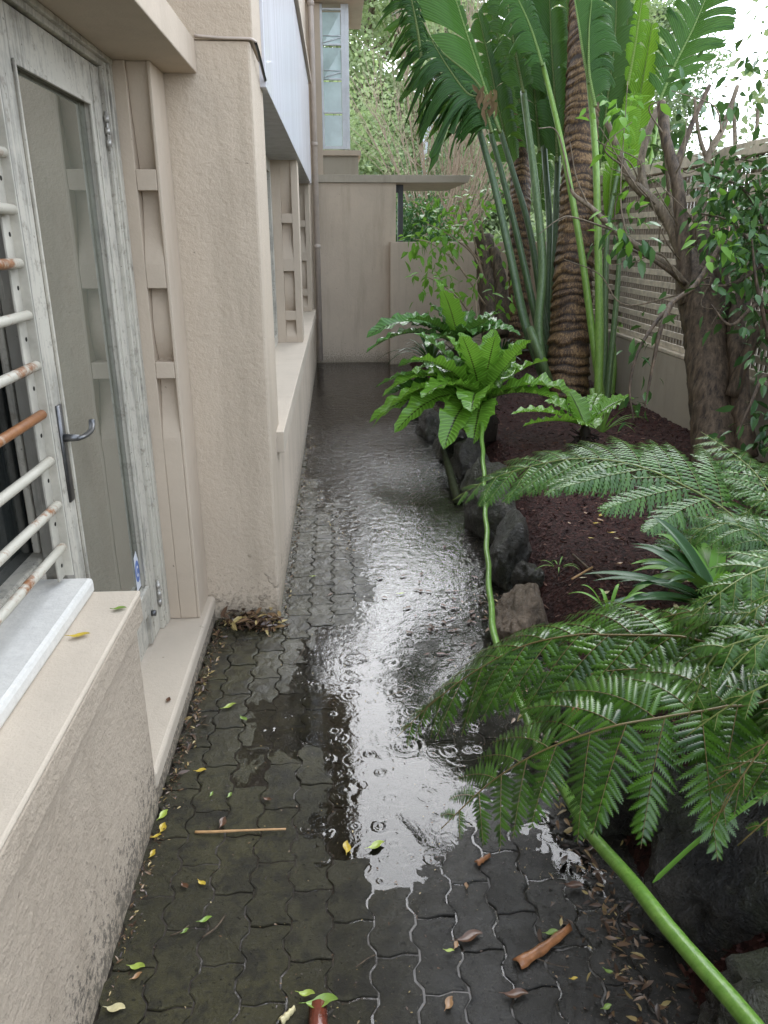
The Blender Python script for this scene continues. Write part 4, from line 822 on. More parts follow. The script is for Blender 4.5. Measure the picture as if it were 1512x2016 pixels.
# ------------------------------------------------------------------ boundary wall with batten screen
q = MB(); q.box(2.83, 3.05, -.8, 10.6, -.08, .70); tag(q.build('boundary_wall', M['conc'], smooth=False, bevel=.006, loc=(2.94, 5, -.08)), 'low grey concrete retaining wall under the batten fence on the right', 'wall')
FE = thing('batten_fence', 'weathered timber batten screen fence on top of the concrete wall', 'fence', (2.94, 5, .70))
q = MB(); z = .735
while z < 2.12: q.box(2.862, 2.882, -.8, 10.6, z, z+.047); z += .098
part(q, 'horizontal_slats', M['batten'], FE, smooth=False)
q = MB(); y = -.78
while y < 10.5: q.box(2.888, 2.902, y, y+.026, .71, 2.17); y += .059
part(q, 'vertical_slats', M['batten_back'], FE, smooth=False)
q = MB(); q.box(2.848, 2.95, -.8, 10.6, 2.172, 2.262); part(q, 'top_rail', M['batten'], FE, smooth=False, bevel=.004)
q = MB(); q.box(2.825, 2.885, -.8, 10.6, .701, .728); part(q, 'bottom_rail', M['batten'], FE, smooth=False, bevel=.003)
for y in (1.1, 3.4, 5.57, 8.1, 10.4):
    q = MB(); q.box(2.905, 3.0, y-.05, y+.05, .701, 2.171); part(q, 'post', M['batten'], FE, smooth=False, bevel=.004)
# a low house past the fence
NH = thing('neighbour_house', 'low pale neighbour house with red tiled roof edge glimpsed through the fence', 'house', (8, 9, -.08))
q = MB(); q.box(5.2, 11, 3, 16, -.08, 1.75); part(q, 'wall', M['cream'], NH, smooth=False)
q = MB(); q.prism([(5.0, 1.72), (11.2, 1.72), (8.1, 2.35)], 1, 2.8, 16.2); part(q, 'roof', M['red'], NH, smooth=False)
q = MB()
for y in (4.2, 7.5, 11, 14): q.box(5.17, 5.199, y, y+1.1, .5, 1.5)
part(q, 'window', M['dark_pane'], NH, smooth=False)
# ------------------------------------------------------------------ pruned tree in front of the fence
LK = KD
def limb(q, px, r0, r1, sides=10, jit=.05, n=8):
    P = cr([at(p[0], p[1], p[2]*LK) for p in px], n); q.tube(P, np.linspace(r0, r1, len(P))*LK, sides, jit=jit); return P
def sprays(q, tips, n, spread, size, rs=1):
    B = []; D = []
    for p in tips:
        for _ in range(n):
            o = G_.normal(size=3)*spread*LK; B.append(np.array(p)+o); d = nrm(o+(0, 0, -.02))+.5*G_.normal(size=3); d[2] -= .35; D.append(d)
    q.leaves(np.array(B), np.array(D), size*LK*(.65+.6*G_.random(len(B))))
PT = thing('pruned_tree', 'hard pruned tree with sawn off branch stubs in front of the batten fence', 'tree', tuple(far(1412, 965, 4.25)))
q = MB(); P = cr([far(1412, 975, 4.25), far(1406, 880, 4.3), far(1398, 760, 4.35), far(1388, 650, 4.4), far(1370, 560, 4.45), far(1352, 500, 4.5)], 12)
th = np.linspace(0, 1, len(P)); q.tube(P, np.interp(th, [0, .08, .3, .75, 1], [.19, .15, .14, .145, .07]), 22, jit=.035)
limb(q, [(1432, 700, 4.45), (1412, 600, 4.5), (1392, 520, 4.55), (1378, 450, 4.6)], .10, .085, 14)
part(q, 'trunk', M['bark'], PT)
for px, r0, r1, mm in (
    ([(1352, 600, 4.4), (1345, 480, 4.4), (1336, 380, 4.4), (1324, 322, 4.4), (1308, 262, 4.4), (1302, 202, 4.4)], .052, .030, 'bark'),
    ([(1326, 334, 4.4), (1345, 290, 4.4), (1366, 235, 4.38), (1397, 168, 4.35)], .026, .014, 'bark'),
    ([(1345, 500, 4.45), (1318, 440, 4.5), (1290, 402, 4.5), (1252, 366, 4.5), (1232, 335, 4.5), (1212, 285, 4.5), (1196, 240, 4.5)], .048, .019, 'bark_pale'),
    ([(1272, 384, 4.52), (1262, 330, 4.55), (1266, 298, 4.55), (1280, 250, 4.55), (1296, 212, 4.55)], .030, .021, 'bark_pale'),
    ([(1385, 520, 4.6), (1376, 430, 4.65), (1386, 370, 4.7), (1392, 320, 4.7), (1405, 285, 4.7), (1424, 250, 4.7), (1452, 170, 4.7)], .045, .016, 'bark_pale'),
    ([(1392, 312, 4.7), (1380, 280, 4.7), (1372, 240, 4.7), (1368, 195, 4.7)], .018, .011, 'bark_pale'),
    ([(1330, 470, 4.6), (1322, 400, 4.65), (1316, 330, 4.65), (1310, 215, 4.65)], .028, .022, 'bark_pale'),
    ([(1356, 570, 4.35), (1318, 528, 4.3), (1262, 490, 4.25), (1212, 455, 4.2), (1165, 410, 4.2), (1132, 385, 4.2), (1124, 372, 4.2)], .030, .010, 'bark_pale'),
    ([(1350, 560, 4.3), (1290, 515, 4.2), (1230, 485, 4.2)], .016, .008, 'bark'),
    ([(1450, 380, 4.9), (1448, 300, 4.9), (1445, 210, 4.9)], .02, .014, 'bark_pale'), ([(1480, 300, 4.9), (1490, 250, 4.9), (1492, 212, 4.9)], .016, .012, 'bark_pale')):
    q = MB(); P = limb(q, px, r0*.8, r1*.85, 12); T = nrm(P[-1]-P[-2]); part(q, 'branch', M[mm], PT)
    if r1 > .013:
        q = MB(); q.tube([P[-1]+T*.0005, P[-1]+T*.003], [r1*.82*KD, r1*.76*KD], 12); part(q, 'cut_face', M['cut'], PT, smooth=False)
q = MB()
for px in ([(1212, 455, 4.2), (1130, 428, 4.1), (1100, 432, 4.1), (1060, 462, 4.1)], [(1340, 555, 4.25), (1300, 500, 4.2), (1250, 515, 4.15), (1205, 522, 4.1)], [(1365, 560, 4.2), (1400, 548, 4.1), (1380, 600, 4.1), (1420, 610, 4.0)], [(1262, 366, 4.5), (1240, 320, 4.4), (1205, 300, 4.4), (1175, 275, 4.4)], [(1290, 402, 4.4), (1240, 350, 4.3), (1200, 330, 4.3)], [(1160, 410, 4.2), (1135, 350, 4.15), (1122, 278, 4.1)], [(1124, 372, 4.2), (1098, 262, 4.15), (1060, 252, 4.1)], [(1340, 580, 4.3), (1230, 600, 4.2), (1180, 540, 4.2), (1110, 510, 4.2)], [(1380, 330, 4.6), (1350, 340, 4.6), (1330, 312, 4.6)], [(1405, 420, 4.5), (1380, 500, 4.5), (1350, 620, 4.4)], [(1420, 450, 4.4), (1440, 560, 4.3), (1400, 640, 4.2)], [(1235, 470, 4.2), (1222, 380, 4.2), (1236, 160, 4.2)])+tuple([(x, y, 4.4), (x+R_.uniform(-45, 20), y-R_.uniform(30, 60), 4.3), (x+R_.uniform(-110, 50), y-R_.uniform(70, 150), 4.25)] for x, y in ((1340, 450), (1325, 350), (1280, 395), (1230, 330), (1390, 380), (1345, 520), (1300, 510), (1210, 455), (1310, 270), (1420, 260), (1370, 480), (1250, 365))):
    q = MB(); limb(q, px, .006, .002, 5, 0); part(q, 'twig', M['bark_pale'], PT)
q = MB(); tips = [far(x, y, d) for x, y, d in ((1205, 450, 4.1), (1235, 440, 4.1), (1265, 470, 4.1), (1225, 480, 4.1), (1330, 250, 4.6), (1350, 220, 4.6), (1400, 260, 4.7), (1420, 300, 4.7), (1385, 180, 4.5), (1440, 190, 4.7), (1470, 170, 4.8), (1460, 130, 4.8), (1490, 100, 4.8), (1345, 300, 4.7), (1300, 320, 4.7), (1340, 170, 4.6), (1420, 205, 4.7), (1310, 360, 4.7), (1285, 300, 4.6))]
sprays(q, tips, 9, .055, .085); part(q, 'foliage', M['shrub'], PT)
q = MB(); sprays(q, [far(x, y, d) for x, y, d in ((1205, 210, 4.3), (1235, 225, 4.3), (1190, 250, 4.3), (1225, 250, 4.3), (1250, 205, 4.4), (1200, 440, 4.0), (1240, 455, 4.0), (1215, 270, 4.4), (1250, 345, 4.5), (1310, 370, 4.5))], 9, .06, .085); part(q, 'young_foliage', M['young'], PT)
# glossy shrub at the right edge
SH = thing('glossy_shrub', 'dark glossy leaved shrub hanging in from the right edge over the fence', 'shrub', tuple(far(1560, 960, 4.0)))
q = MB(); SHT = []
for px in ([(1560, 960, 4.0), (1545, 700, 4.0), (1500, 520, 4.0), (1440, 440, 3.95), (1380, 420, 3.9)], [(1545, 700, 4.0), (1520, 500, 4.0), (1470, 380, 4.0), (1400, 345, 4.0)], [(1560, 760, 4.0), (1530, 420, 4.1), (1500, 330, 4.1), (1440, 310, 4.1)], [(1500, 520, 4.0), (1440, 560, 3.85), (1380, 560, 3.8)], [(1545, 700, 4.0), (1500, 600, 3.8), (1440, 640, 3.7), (1400, 600, 3.7)], [(1560, 800, 3.9), (1510, 740, 3.7), (1480, 790, 3.6), (1450, 860, 3.6)], [(1560, 850, 3.9), (1520, 690, 3.8), (1490, 560, 3.7), (1480, 470, 3.7)], [(1420, 480, 3.9), (1370, 560, 3.8), (1320, 600, 3.75), (1262, 680, 3.7), (1240, 760, 3.7), (1248, 830, 3.7)], [(1320, 600, 3.75), (1300, 650, 3.7), (1285, 720, 3.7), (1270, 800, 3.7)]):
    P = limb(q, px, .016, .004, 6, 0, 10); SHT += [p for p in P[len(P)//3::(2 if px[-1][1] < 600 else 4)]]
part(q, 'branches', M['bark'], SH)
q = MB(); core = [far(R_.uniform(1395, 1530), R_.uniform(320, 500), R_.uniform(3.8, 4.3)) for _ in range(46)]+[far(R_.uniform(1465, 1545), R_.uniform(480, 720), R_.uniform(3.7, 4.1)) for _ in range(8)]+[far(R_.uniform(1480, 1535), R_.uniform(720, 860), R_.uniform(3.5, 3.9)) for _ in range(5)]
sprays(q, SHT, 2, .045, .07); sprays(q, core, 14, .06, .072); part(q, 'foliage', M['shrub'], SH)
q = MB(); sprays(q, [far(R_.uniform(1400, 1500), R_.uniform(340, 560), R_.uniform(3.7, 3.9)) for _ in range(14)], 6, .06, .07); part(q, 'young_foliage', M['young'], SH)
q = MB(); limb(q, [(1470, 900, 4.2), (1455, 760, 4.25), (1450, 640, 4.3), (1470, 560, 4.4)], .06, .045, 12); limb(q, [(1440, 780, 4.2), (1480, 680, 4.1), (1530, 600, 4.0)], .035, .03, 10); part(q, 'trunk', M['bark'], SH)
LK = 1.0
# cut stump with regrowth by the garden wall
CS = thing('cut_shrub', 'sawn off shrub stump with thin regrowth twigs and light green leaves by the garden wall', 'shrub', tuple(at(965, 660, 8.6)))
q = MB(); limb(q, [(975, 665, 8.6), (968, 600, 8.6), (960, 540, 8.6), (952, 467, 8.6)], .16, .11, 14, .07); limb(q, [(985, 660, 8.5), (985, 560, 8.5), (972, 490, 8.5)], .10, .06, 10, .08); part(q, 'trunk', M['bark'], CS)
q = MB(); TT = []
for px in ([(958, 560, 8.5), (930, 500, 8.3), (880, 460, 8.2), (840, 440, 8.2)], [(950, 520, 8.5), (910, 470, 8.3), (890, 430, 8.3)], [(955, 600, 8.4), (900, 520, 8.2), (850, 480, 8.1), (815, 470, 8.1)], [(950, 540, 8.5), (925, 440, 8.4), (905, 390, 8.4)], [(940, 640, 8.2), (905, 590, 8.0), (870, 560, 8.0), (840, 545, 8.0)], [(960, 500, 8.5), (945, 420, 8.5), (955, 370, 8.6)], [(940, 640, 8.0), (936, 570, 8.0), (945, 540, 8.0)]):
    q = MB(); P = limb(q, px, .013, .004, 5, 0); TT += list(P[len(P)//2::3]); part(q, 'twig', M['twig'], CS)
q = MB(); sprays(q, TT+[at(x, y, 8.2) for x, y in ((815, 475), (840, 480), (860, 445), (905, 455), (850, 500), (920, 430), (940, 440), (825, 570), (840, 580), (880, 400), (1000, 530), (985, 500), (990, 580))], 9, .09, .11); part(q, 'foliage', M['young'], CS)
# strap leaved clumps
def straps(name, c, n, l, w_, m, label, cat, el=(25, 70), az=(0, 360), bend=.5):
    r = thing(name, label, cat, tuple(c)); c = np.array(c)
    for k in range(n):
        a = math.radians(az[0]+(az[1]-az[0])*(k+R_.uniform(-.3, .3))/n); e = math.radians(R_.uniform(*el)); ll = l*R_.uniform(.7, 1.1); d = np.array((math.cos(a)*math.cos(e), math.sin(a)*math.cos(e), math.sin(e))); s = np.linspace(0, 1, 14)
        P = c+.02*np.array((math.cos(a), math.sin(a), 0))+ll*(s[:, None]*d-np.outer(bend*R_.uniform(.7, 1.2)*s**2.2, (0, 0, 1.))); h = w_*np.minimum(1, .55+s*2)*np.clip(1-s**4, .03, 1)
        q = MB(); q.ribbon(P, h, nrm(np.array((0, 0, 1.))-d*d[2]), fold=.45); part(q, 'leaf', M[m], r)
    return r
straps('clivia', at(1425, 1205, 2.55), 24, .50, .025, 'strap', 'dark green strap leaved clump between the two tree ferns', 'plant', az=(100, 290), el=(15, 60), bend=.35)
straps('clivia', at(1405, 1165, 2.8), 14, .42, .028, 'strap_light', 'light green broad strap leaved clump behind the dark strap leaved clump', 'plant', az=(60, 330), el=(25, 65))
straps('grass_tuft', at(1185, 850, 5.6), 22, .42, .006, 'grass', 'wispy grass tuft at the foot of the bright green stalks', 'grass', el=(35, 80))
straps('grass_tuft', at(1100, 1115, 3.05), 7, .10, .003, 'grass', 'tiny grass tuft alone in the bare mulch', 'grass', el=(15, 50))
straps('grass_tuft', at(1200, 1200, 2.4), 8, .16, .006, 'strap_light', 'small light green grass tuft beside the flat tan stone', 'grass', el=(30, 65))
straps('grass_tuft', at(850, 715, 8.2), 34, .75, .012, 'strap', 'dark grassy clump at the water edge near the end wall', 'grass', el=(30, 75), bend=.6)
straps('grass_tuft', at(985, 715, 8.4), 34, .70, .010, 'strap', 'dark grassy clump between the bird nest ferns and the palm', 'grass', el=(35, 78), bend=.6)
q = MB(); s = np.linspace(0, 1, 20)[:, None]
q.ribbon(cr([at(1285, 1738, 1.62), at(1370, 1660, 1.60), at(1450, 1602, 1.60), at(1540, 1540, 1.62)], 7), np.array([.001]+[.0048]*19+[.0045]*2), (-.3, -.4, .9), fold=.5); tag(q.build('fallen_reed', M['strap_light'], loc=tuple(at(1540, 1540, 1.62))), 'single long green reed lying over the dark boulders at bottom right', 'reed')
# ------------------------------------------------------------------ background: trees, bare bush, hedge, lamp
def crown_tree(name, x, y, h, w_, m, label, seed, n=9000, lsize=.26, trunk=.22, group=None, low=.25, bare=True):
    rr = np.random.default_rng(seed); r = thing(name, label, 'tree', (x, y, -.09), group); q = MB(); tips = []
    base = np.array((x, y, -.09)); top = base+(rr.normal()*.4, rr.normal()*.4, h*.8); tr = cr([base, base+(top-base)*.4+rr.normal(size=3)*.3*np.array((1, 1, 0)), top], 8); q.tube(tr, np.linspace(trunk, trunk*.2, len(tr)), 9)
    for k in range(26):
        t = low+(1-low)*k/26; i = int(t*(len(tr)-1)); a = k*2.4+rr.normal()*.3; L_ = w_*(.55+.6*rr.random())*(1-.45*t); d = np.array((math.cos(a), math.sin(a), .35+.5*rr.random())); e = tr[i]+L_*d; q.tube(cr([tr[i], tr[i]+.5*L_*d+rr.normal(size=3)*.12*L_, e], 5), np.linspace(trunk*.35, .02, 11), 6)
        for s in (.5, .75, 1.0): tips.append(tr[i]+s*L_*d+rr.normal(size=3)*.25)
    part(q, 'trunk', M['bark_pale'], r)
    tips = np.array(tips+[top]); cc = tips[rr.integers(0, len(tips), 150)]+rr.normal(size=(150, 3))*w_*.16*np.array((1, 1, .8)); rad = .25+.65*rr.random(150)
    idx = (150*rr.random(n)**1.25).astype(int); B = cc[idx]+rr.normal(size=(n, 3))*(rad[idx]*.55)[:, None]; q = MB(); q.quads(B, lsize*(.6+.7*rr.random(n)), .2); part(q, 'crown', M[m], r, smooth=False); return r
TR = [(-3.5, 30, 13, 4.2, 'gum', 'tall light green tree furthest left, behind the louvred stair window'), (1.2, 27, 11.5, 3.6, 'gum', 'light green feathery tree right of the louvred stair window'), (4.6, 33, 12.5, 4.2, 'gum_dark', 'darker green tree filling the gap behind the bare bush'), (8.2, 31, 12, 4.2, 'gum', 'light green tree behind the left strelitzia leaves'), (12.5, 36, 13, 4.6, 'gum_dark', 'dark green tree behind the palm trunks'), (6.5, 24, 6.0, 3.0, 'gum', 'low yellow green tree behind the flat canopy end'), (.6, 22, 5.0, 2.6, 'gum', 'low bright yellow green tree just over the flat canopy'), (3.2, 21, 4.2, 2.2, 'gum_dark', 'low dark green tree at the foot of the bare bush')]
for k, (x, y, h, w_, m, lab) in enumerate(TR): crown_tree('background_tree', x, y, h, w_, m, lab, 20+k, n=44000 if h > 8 else 22000, lsize=.16 if h > 8 else .12, trunk=.25 if h > 8 else .12, low=.25 if h > 8 else .1)
crown_tree('overhanging_tree', 9.2, 15.5, 8.3, 2.8, 'gum_dark', 'dark tree crown showing at the top right corner against the white sky', 77, n=7000, lsize=.16)
BB = thing('bare_bush', 'large leafless bush of fine reddish twigs beyond the flat canopy', 'bush', (2.05, 16, -.09))
q = MB(); rr = np.random.default_rng(5); base = np.array((2.05, 16, -.09))
for k in range(46):
    a = rr.uniform(0, 6.28); sp_ = rr.random()**.7; L_ = rr.uniform(4.4, 6.6)*(1-.25*sp_); d = nrm(np.array((math.cos(a)*sp_*.62, math.sin(a)*sp_*.5, 1))); s = np.linspace(0, 1, 9); mid = rr.normal(size=3)*.12
    P = base+(.12*math.cos(a), .12*math.sin(a), .9)+L_*(s[:, None]*d)+np.outer(np.sin(s*2.4), mid*2)+np.outer(.5*s**2, np.array((math.cos(a), math.sin(a), .2))*sp_); q.tube(P, np.linspace(.017, .004, 9), 5, caps=False)
    for j in range(10):
        i = rr.integers(2, 8); b = P[i]; d2 = nrm(d+.45*rr.normal(size=3)*np.array((1, 1, .5))); l2 = rr.uniform(.5, 1.5); s2 = np.linspace(0, 1, 5); q.tube(b+l2*s2[:, None]*d2+np.outer(s2**2, (0, 0, .15)), np.linspace(.007, .0025, 5), 4, caps=False)
q.tube([base, base+(0, 0, .5), base+(0, 0, 1.1)], [.2, .17, .1], 9)
part(q, 'branches', M['twig'], BB)
def hedge(x, y, z, sx, sy, sz, m, label, n=5000, ls=.09, seed=3):
    rr = np.random.default_rng(seed); r = thing('hedge_bush', label, 'bush', (x, y, -.09)); cc = rr.normal(size=(60, 3)); cc /= np.linalg.norm(cc, axis=1)[:, None]; cc = cc*(.6+.45*rr.random((60, 1)))*np.array((sx, sy, sz))+np.array((x, y, z)); idx = rr.integers(0, 60, n)
    B = cc[idx]+rr.normal(size=(n, 3))*.17*np.array((sx, sy, sz)); D = rr.normal(size=(n, 3)); D[:, 2] -= .4; q = MB(); q.leaves(B, D, ls*(.7+.6*rr.random(n))); part(q, 'foliage', M[m], r)
    q = MB()
    for k in range(7): q.tube([(x+rr.normal()*.1, y+rr.normal()*.1, -.09), (x+rr.normal()*sx*.4, y+rr.normal()*sy*.4, z+sz*.3)], [.04, .015], 6)
    part(q, 'stems', M['bark'], r)
hedge(1.35, 13.4, 1.25, .75, .6, .85, 'hedge', 'clipped dark green bush behind the black canopy post', 4200, .10)
hedge(3.2, 14.5, .9, 1.1, .8, .9, 'gum_dark', 'loose grey green bush over the garden wall, right of the clipped bush', 3600, .13, 8)
hedge(5.4, 17, 1.0, 2.2, 1.0, 1.0, 'gum', 'pale green bush far behind the palm trunks', 4200, .17, 9)
q = MB(); LP = thing('street_lamp', 'pale galvanised street lamp with curved arm behind the bare bush', 'street lamp', (2.55, 23.5, -.09))
a0 = np.array((2.55, 23.5, -.09)); q.tube(cr([a0, a0+(0, 0, 2.5), a0+(0, 0, 3.9), a0+(.10, 0, 4.55), a0+(.45, 0, 4.98), a0+(1.1, 0, 5.1)], 8), np.linspace(.10, .06, 41), 10); part(q, 'pole', M['galv'], LP)
q = MB(); q.box(3.55, 4.25, 23.38, 23.62, 4.94, 5.08); part(q, 'lamp_head', M['galv'], LP, smooth=False, bevel=.03)
# ------------------------------------------------------------------ fallen leaves, sticks and bark
def curl_leaf(p, l, ang, m, label, w_=.26, curl=.25, tilt=0, group=None, name='fallen_leaf'):
    a = math.radians(ang); d = np.array((math.cos(a), math.sin(a), 0)); s = np.linspace(-.5, .5, 12); q = MB(); P = np.asarray(p)+l*(s[:, None]*d)+np.outer(curl*l*(s*s*1.2), (0, 0, 1))+np.outer(.06*l*np.sin(s*7), (-d[1], d[0], 0)); P[:, 2] += .004
    h = l*w_*np.clip(np.sin(np.pi*(s+.5)*.97+.05), 0, 1)**.8; q.ribbon(P, h, (0.15*tilt, .1, 1), fold=.35, nx=2); q.tube([P[0], P[0]-d*l*.22+(0, 0, .002)], [.0012, .0008], 4)
    return tag(q.build(name, m, loc=tuple(p)), label, 'leaf', group or 'fallen leaves')
FL = [  # pixel, length px, angle, colour, surface height, label
 (236, 1201, 24, 5, 'l_green', .742, 'small green leaf at the far corner of the barred window sill'), (158, 1255, 36, 8, 'l_yellow', .742, 'yellow leaf lying on the barred window sill'), (332, 1380, 15, 80, 'l_brown', .125, 'small brown leaf on the doorstep'),
 (452, 1392, 26, 30, 'l_lime', .006, 'lime green leaf on the pavers right of the doorstep'), (480, 1417, 18, -50, 'l_green', .006, 'little green leaf just below the lime green one, right of the doorstep'), (396, 1519, 19, 5, 'l_yellow', .006, 'small yellow leaf on the pavers near the doorstep corner'),
 (417, 1565, 13, 70, 'l_green', .006, 'tiny green leaf above the tan stick, left one of two'), (453, 1567, 14, 60, 'l_green', .006, 'tiny green leaf above the tan stick, right one of two'), (439, 1621, 26, 75, 'l_brown', .010, 'upright brown leaf touching the tan stick'),
 (322, 1606, 26, 60, 'l_lime', .006, 'lime green leaf by the wall base, topmost of the leaves in that row'), (321, 1632, 24, 80, 'l_yellow', .006, 'yellow leaf by the wall base just under the lime green leaf'), (309, 1648, 17, 20, 'l_yellow', .006, 'small yellow leaf by the wall base, third in that row'), (301, 1683, 19, 70, 'l_yellow', .006, 'yellow leaf by the wall base, lowest of that row'),
 (398, 1741, 17, -40, 'l_yellow', .006, 'round yellow leaf on the pavers below the tan stick'), (364, 1746, 18, -50, 'l_brown', .006, 'small brown leaf beside the round yellow leaf'), (683, 1671, 30, 85, 'l_yellow', .003, 'yellow leaf floating among the rain rings'), (741, 1667, 32, 22, 'l_lime', .003, 'lime green leaf floating right of the yellow floating leaf'),
 (271, 1906, 28, -8, 'l_lime', .006, 'lime green leaf at lower left near the wall base'), (270, 1924, 20, 35, 'l_tan', .006, 'tan leaf tucked under the lime green leaf at lower left'), (229, 1988, 34, -8, 'l_pale', .006, 'pale cream leaf at the bottom left corner of the path'),
 (604, 1959, 30, -10, 'l_lime', .012, 'curled lime green leaf at the bottom edge beside the red bark stub'), (634, 1976, 58, 3, 'l_green', .030, 'long green leaf lying on top of the red bark stub'), (527, 1576, 16, -30, 'l_brown', .006, 'brown leaf on the pavers above the right end of the tan stick'), (925, 1847, 50, 12, 'l_brown', .008, 'large wet brown leaf on the bare pavers left of the orange bark'), (898, 1862, 18, 60, 'l_tan', .008, 'small tan leaf touching the large wet brown leaf'),
 (885, 1874, 17, -10, 'l_lime', .008, 'small lime leaf under the large wet brown leaf'), (884, 1978, 28, 55, 'l_tan', .008, 'orange tan leaf near the bottom edge right of centre'), (1016, 1960, 44, -5, 'l_brown', .008, 'dark brown leaf near the bottom edge below the orange bark'), (1086, 1838, 26, 5, 'l_green', .008, 'dull green leaf behind the orange bark'), (1130, 1929, 14, 0, 'l_yellow', .008, 'tiny yellow leaf at the right of the bare pavers'), (1199, 1916, 18, -40, 'l_green', .010, 'small green leaf at the foot of the corner boulder'),
 (1195, 1985, 20, 15, 'l_green', .010, 'small green leaf at bottom right beside the boulder'), (365, 1835, 14, 40, 'l_green', .006, 'tiny green leaf on the lower left pavers'), (405, 1813, 24, 20, 'l_green', .006, 'green leaf on a twig on the lower left pavers'), (1130, 1746, 34, -12, 'l_brown', .010, 'wet brown leaf in the dark gutter beside the front rocks'), (918, 1746, 14, 80, 'l_tan', .006, 'tiny tan leaf on the bare paver by the small bark chip'),
 (1280, 1278, 0, 0, None, 0, ''), (790, 1170, 12, 0, 'l_lime', .002, 'small green leaf floating in the bright middle of the puddle'), (617, 1136, 10, 0, 'l_lime', .006, 'tiny green leaf on the dry strip beside the wall'), (597, 1007, 10, 0, 'l_brown', .006, 'brown leaf at the wall end of the dry strip')]
for x, y, lp, a, mm, z, lab in FL:
    if mm is None: continue
    p = atz(x, y, z); d = (p-EYEP).dot(FW); curl_leaf(p, lp*d/FPX*1.08, a+3, M[mm], lab, w_=R_.uniform(.2, .28), curl=R_.uniform(.1, .35))
curl_leaf(np.array((1.42, 2.66, .235)), .07, 10, M['l_yellow'], 'orange yellow leaf on the flat tan stone', .2)
for k in range(46):                                                # leaf scraps afloat, alike
    x, y = R_.choice([(R_.uniform(780, 940), R_.uniform(1130, 1330)), (R_.uniform(780, 960), R_.uniform(1180, 1280)), (R_.uniform(640, 900), R_.uniform(1020, 1200))]); p = atz(x, y, .001); curl_leaf(p, R_.uniform(.018, .04), R_.uniform(0, 180), M['l_brown'], 'small brown leaf scrap floating in the puddle', .22, R_.uniform(0, .5), group='brown leaf scraps floating in the puddle')
for k in range(26):
    x, y = R_.uniform(1060, 1480), R_.uniform(1000, 1230); p = atz(x, y, .25); p[2] = bed_z(p[0], p[1])+.008; curl_leaf(p, R_.uniform(.02, .045), R_.uniform(0, 180), M[R_.choice(['l_yellow', 'l_tan', 'l_pale'])], 'small yellowed leaf on the dark mulch', .25, .3, group='yellowed leaves on the mulch')
q = MB(); q.tube(cr([atz(384, 1638, .010), atz(430, 1637, .013), atz(500, 1634, .013), atz(563, 1632, .012)], 5), [.0042]*8+[.0032]*8, 7, jit=.05); tag(q.build('stick', M['straw'], loc=tuple(atz(563, 1632, .012))), 'straight tan stick lying across the pavers', 'stick')
def slab(px, w0, th, m, name, label, cat, z):
    P = np.array([atz(x, y, z) for x, y in px]); T = nrm(P[-1]-P[0]); S = nrm(np.cross(T, (0, 0, 1))); q = MB(); C = arc(P, 12); t = np.linspace(0, 1, 12); V = []
    for k in range(12):
        ww = w0*(1-.45*t[k]+.08*math.sin(k*1.7)); 
        for u in np.linspace(-1, 1, 7): V.append(C[k]+S*ww*u+np.array((0, 0, th*(1-u*u)+.002*math.sin(k*2+u*3))))
    i = np.arange(11)[:, None]*7; j = np.arange(6)[None, :]; q.add(V, np.stack([i+j, i+j+1, i+7+j+1, i+7+j], -1).reshape(-1, 4)); o = q.build(name, m, loc=tuple(P[0])); sd = o.modifiers.new('thickness', 'SOLIDIFY'); sd.thickness = .004; return tag(o, label, cat)
slab([(1018, 1898), (1068, 1868), (1122, 1826)], .017, .012, M['orange_bark'], 'bark_strip', 'wet orange brown strip of bark on the right hand pavers', 'bark', .012)
slab([(938, 1700), (964, 1684)], .010, .007, M['orange_bark'], 'bark_strip', 'small dark orange bark chip on the pavers under the front fern tip', 'bark', .010)
slab([(552, 2012), (580, 1986)], .010, .010, M['l_pale'], 'bark_strip', 'pale curled bark scrap at the bottom edge left of the red bark stub', 'bark', .010)
q = MB(); q.tube([atz(628, 2090, .022), atz(627, 2030, .022), atz(626, 1980, .022)], [.020, .021, .0205], 14, jit=.02); tag(q.build('branch_stub', M['red_bark'], loc=tuple(atz(628, 2090, .022))), 'wet dark red branch stub at the bottom edge of the path', 'branch')
q = MB(); q.tube(cr([atz(1128, 1092, .25), atz(1160, 1120, .25), atz(1190, 1142, .25)], 4), .006, 6); tag(q.build('stick', M['bark'], loc=tuple(atz(1128, 1092, .25))), 'dark twig lying on the mulch', 'stick')
q = MB(); q.tube([atz(1126, 1140, .255), atz(1166, 1117, .262)], .005, 6); tag(q.build('stick', M['straw'], loc=tuple(atz(1126, 1140, .255))), 'orange twig crossing the dark twig on the mulch', 'stick')
q = MB(); q.tube(cr([atz(398, 1846, .012), atz(425, 1826, .02), atz(445, 1800, .012)], 5), .0025, 6); tag(q.build('stick', M['bark'], loc=tuple(atz(398, 1846, .012))), 'thin curved twig on the lower left pavers', 'stick')
q = MB(); q.tube([at(1122, 1428, 1.95), at(1140, 1380, 2.0)], .009, 8); tag(q.build('stick', M['orange_bark'], loc=tuple(at(1122, 1428, 1.95))), 'orange stick poking up between the front fern and the rocks', 'stick')
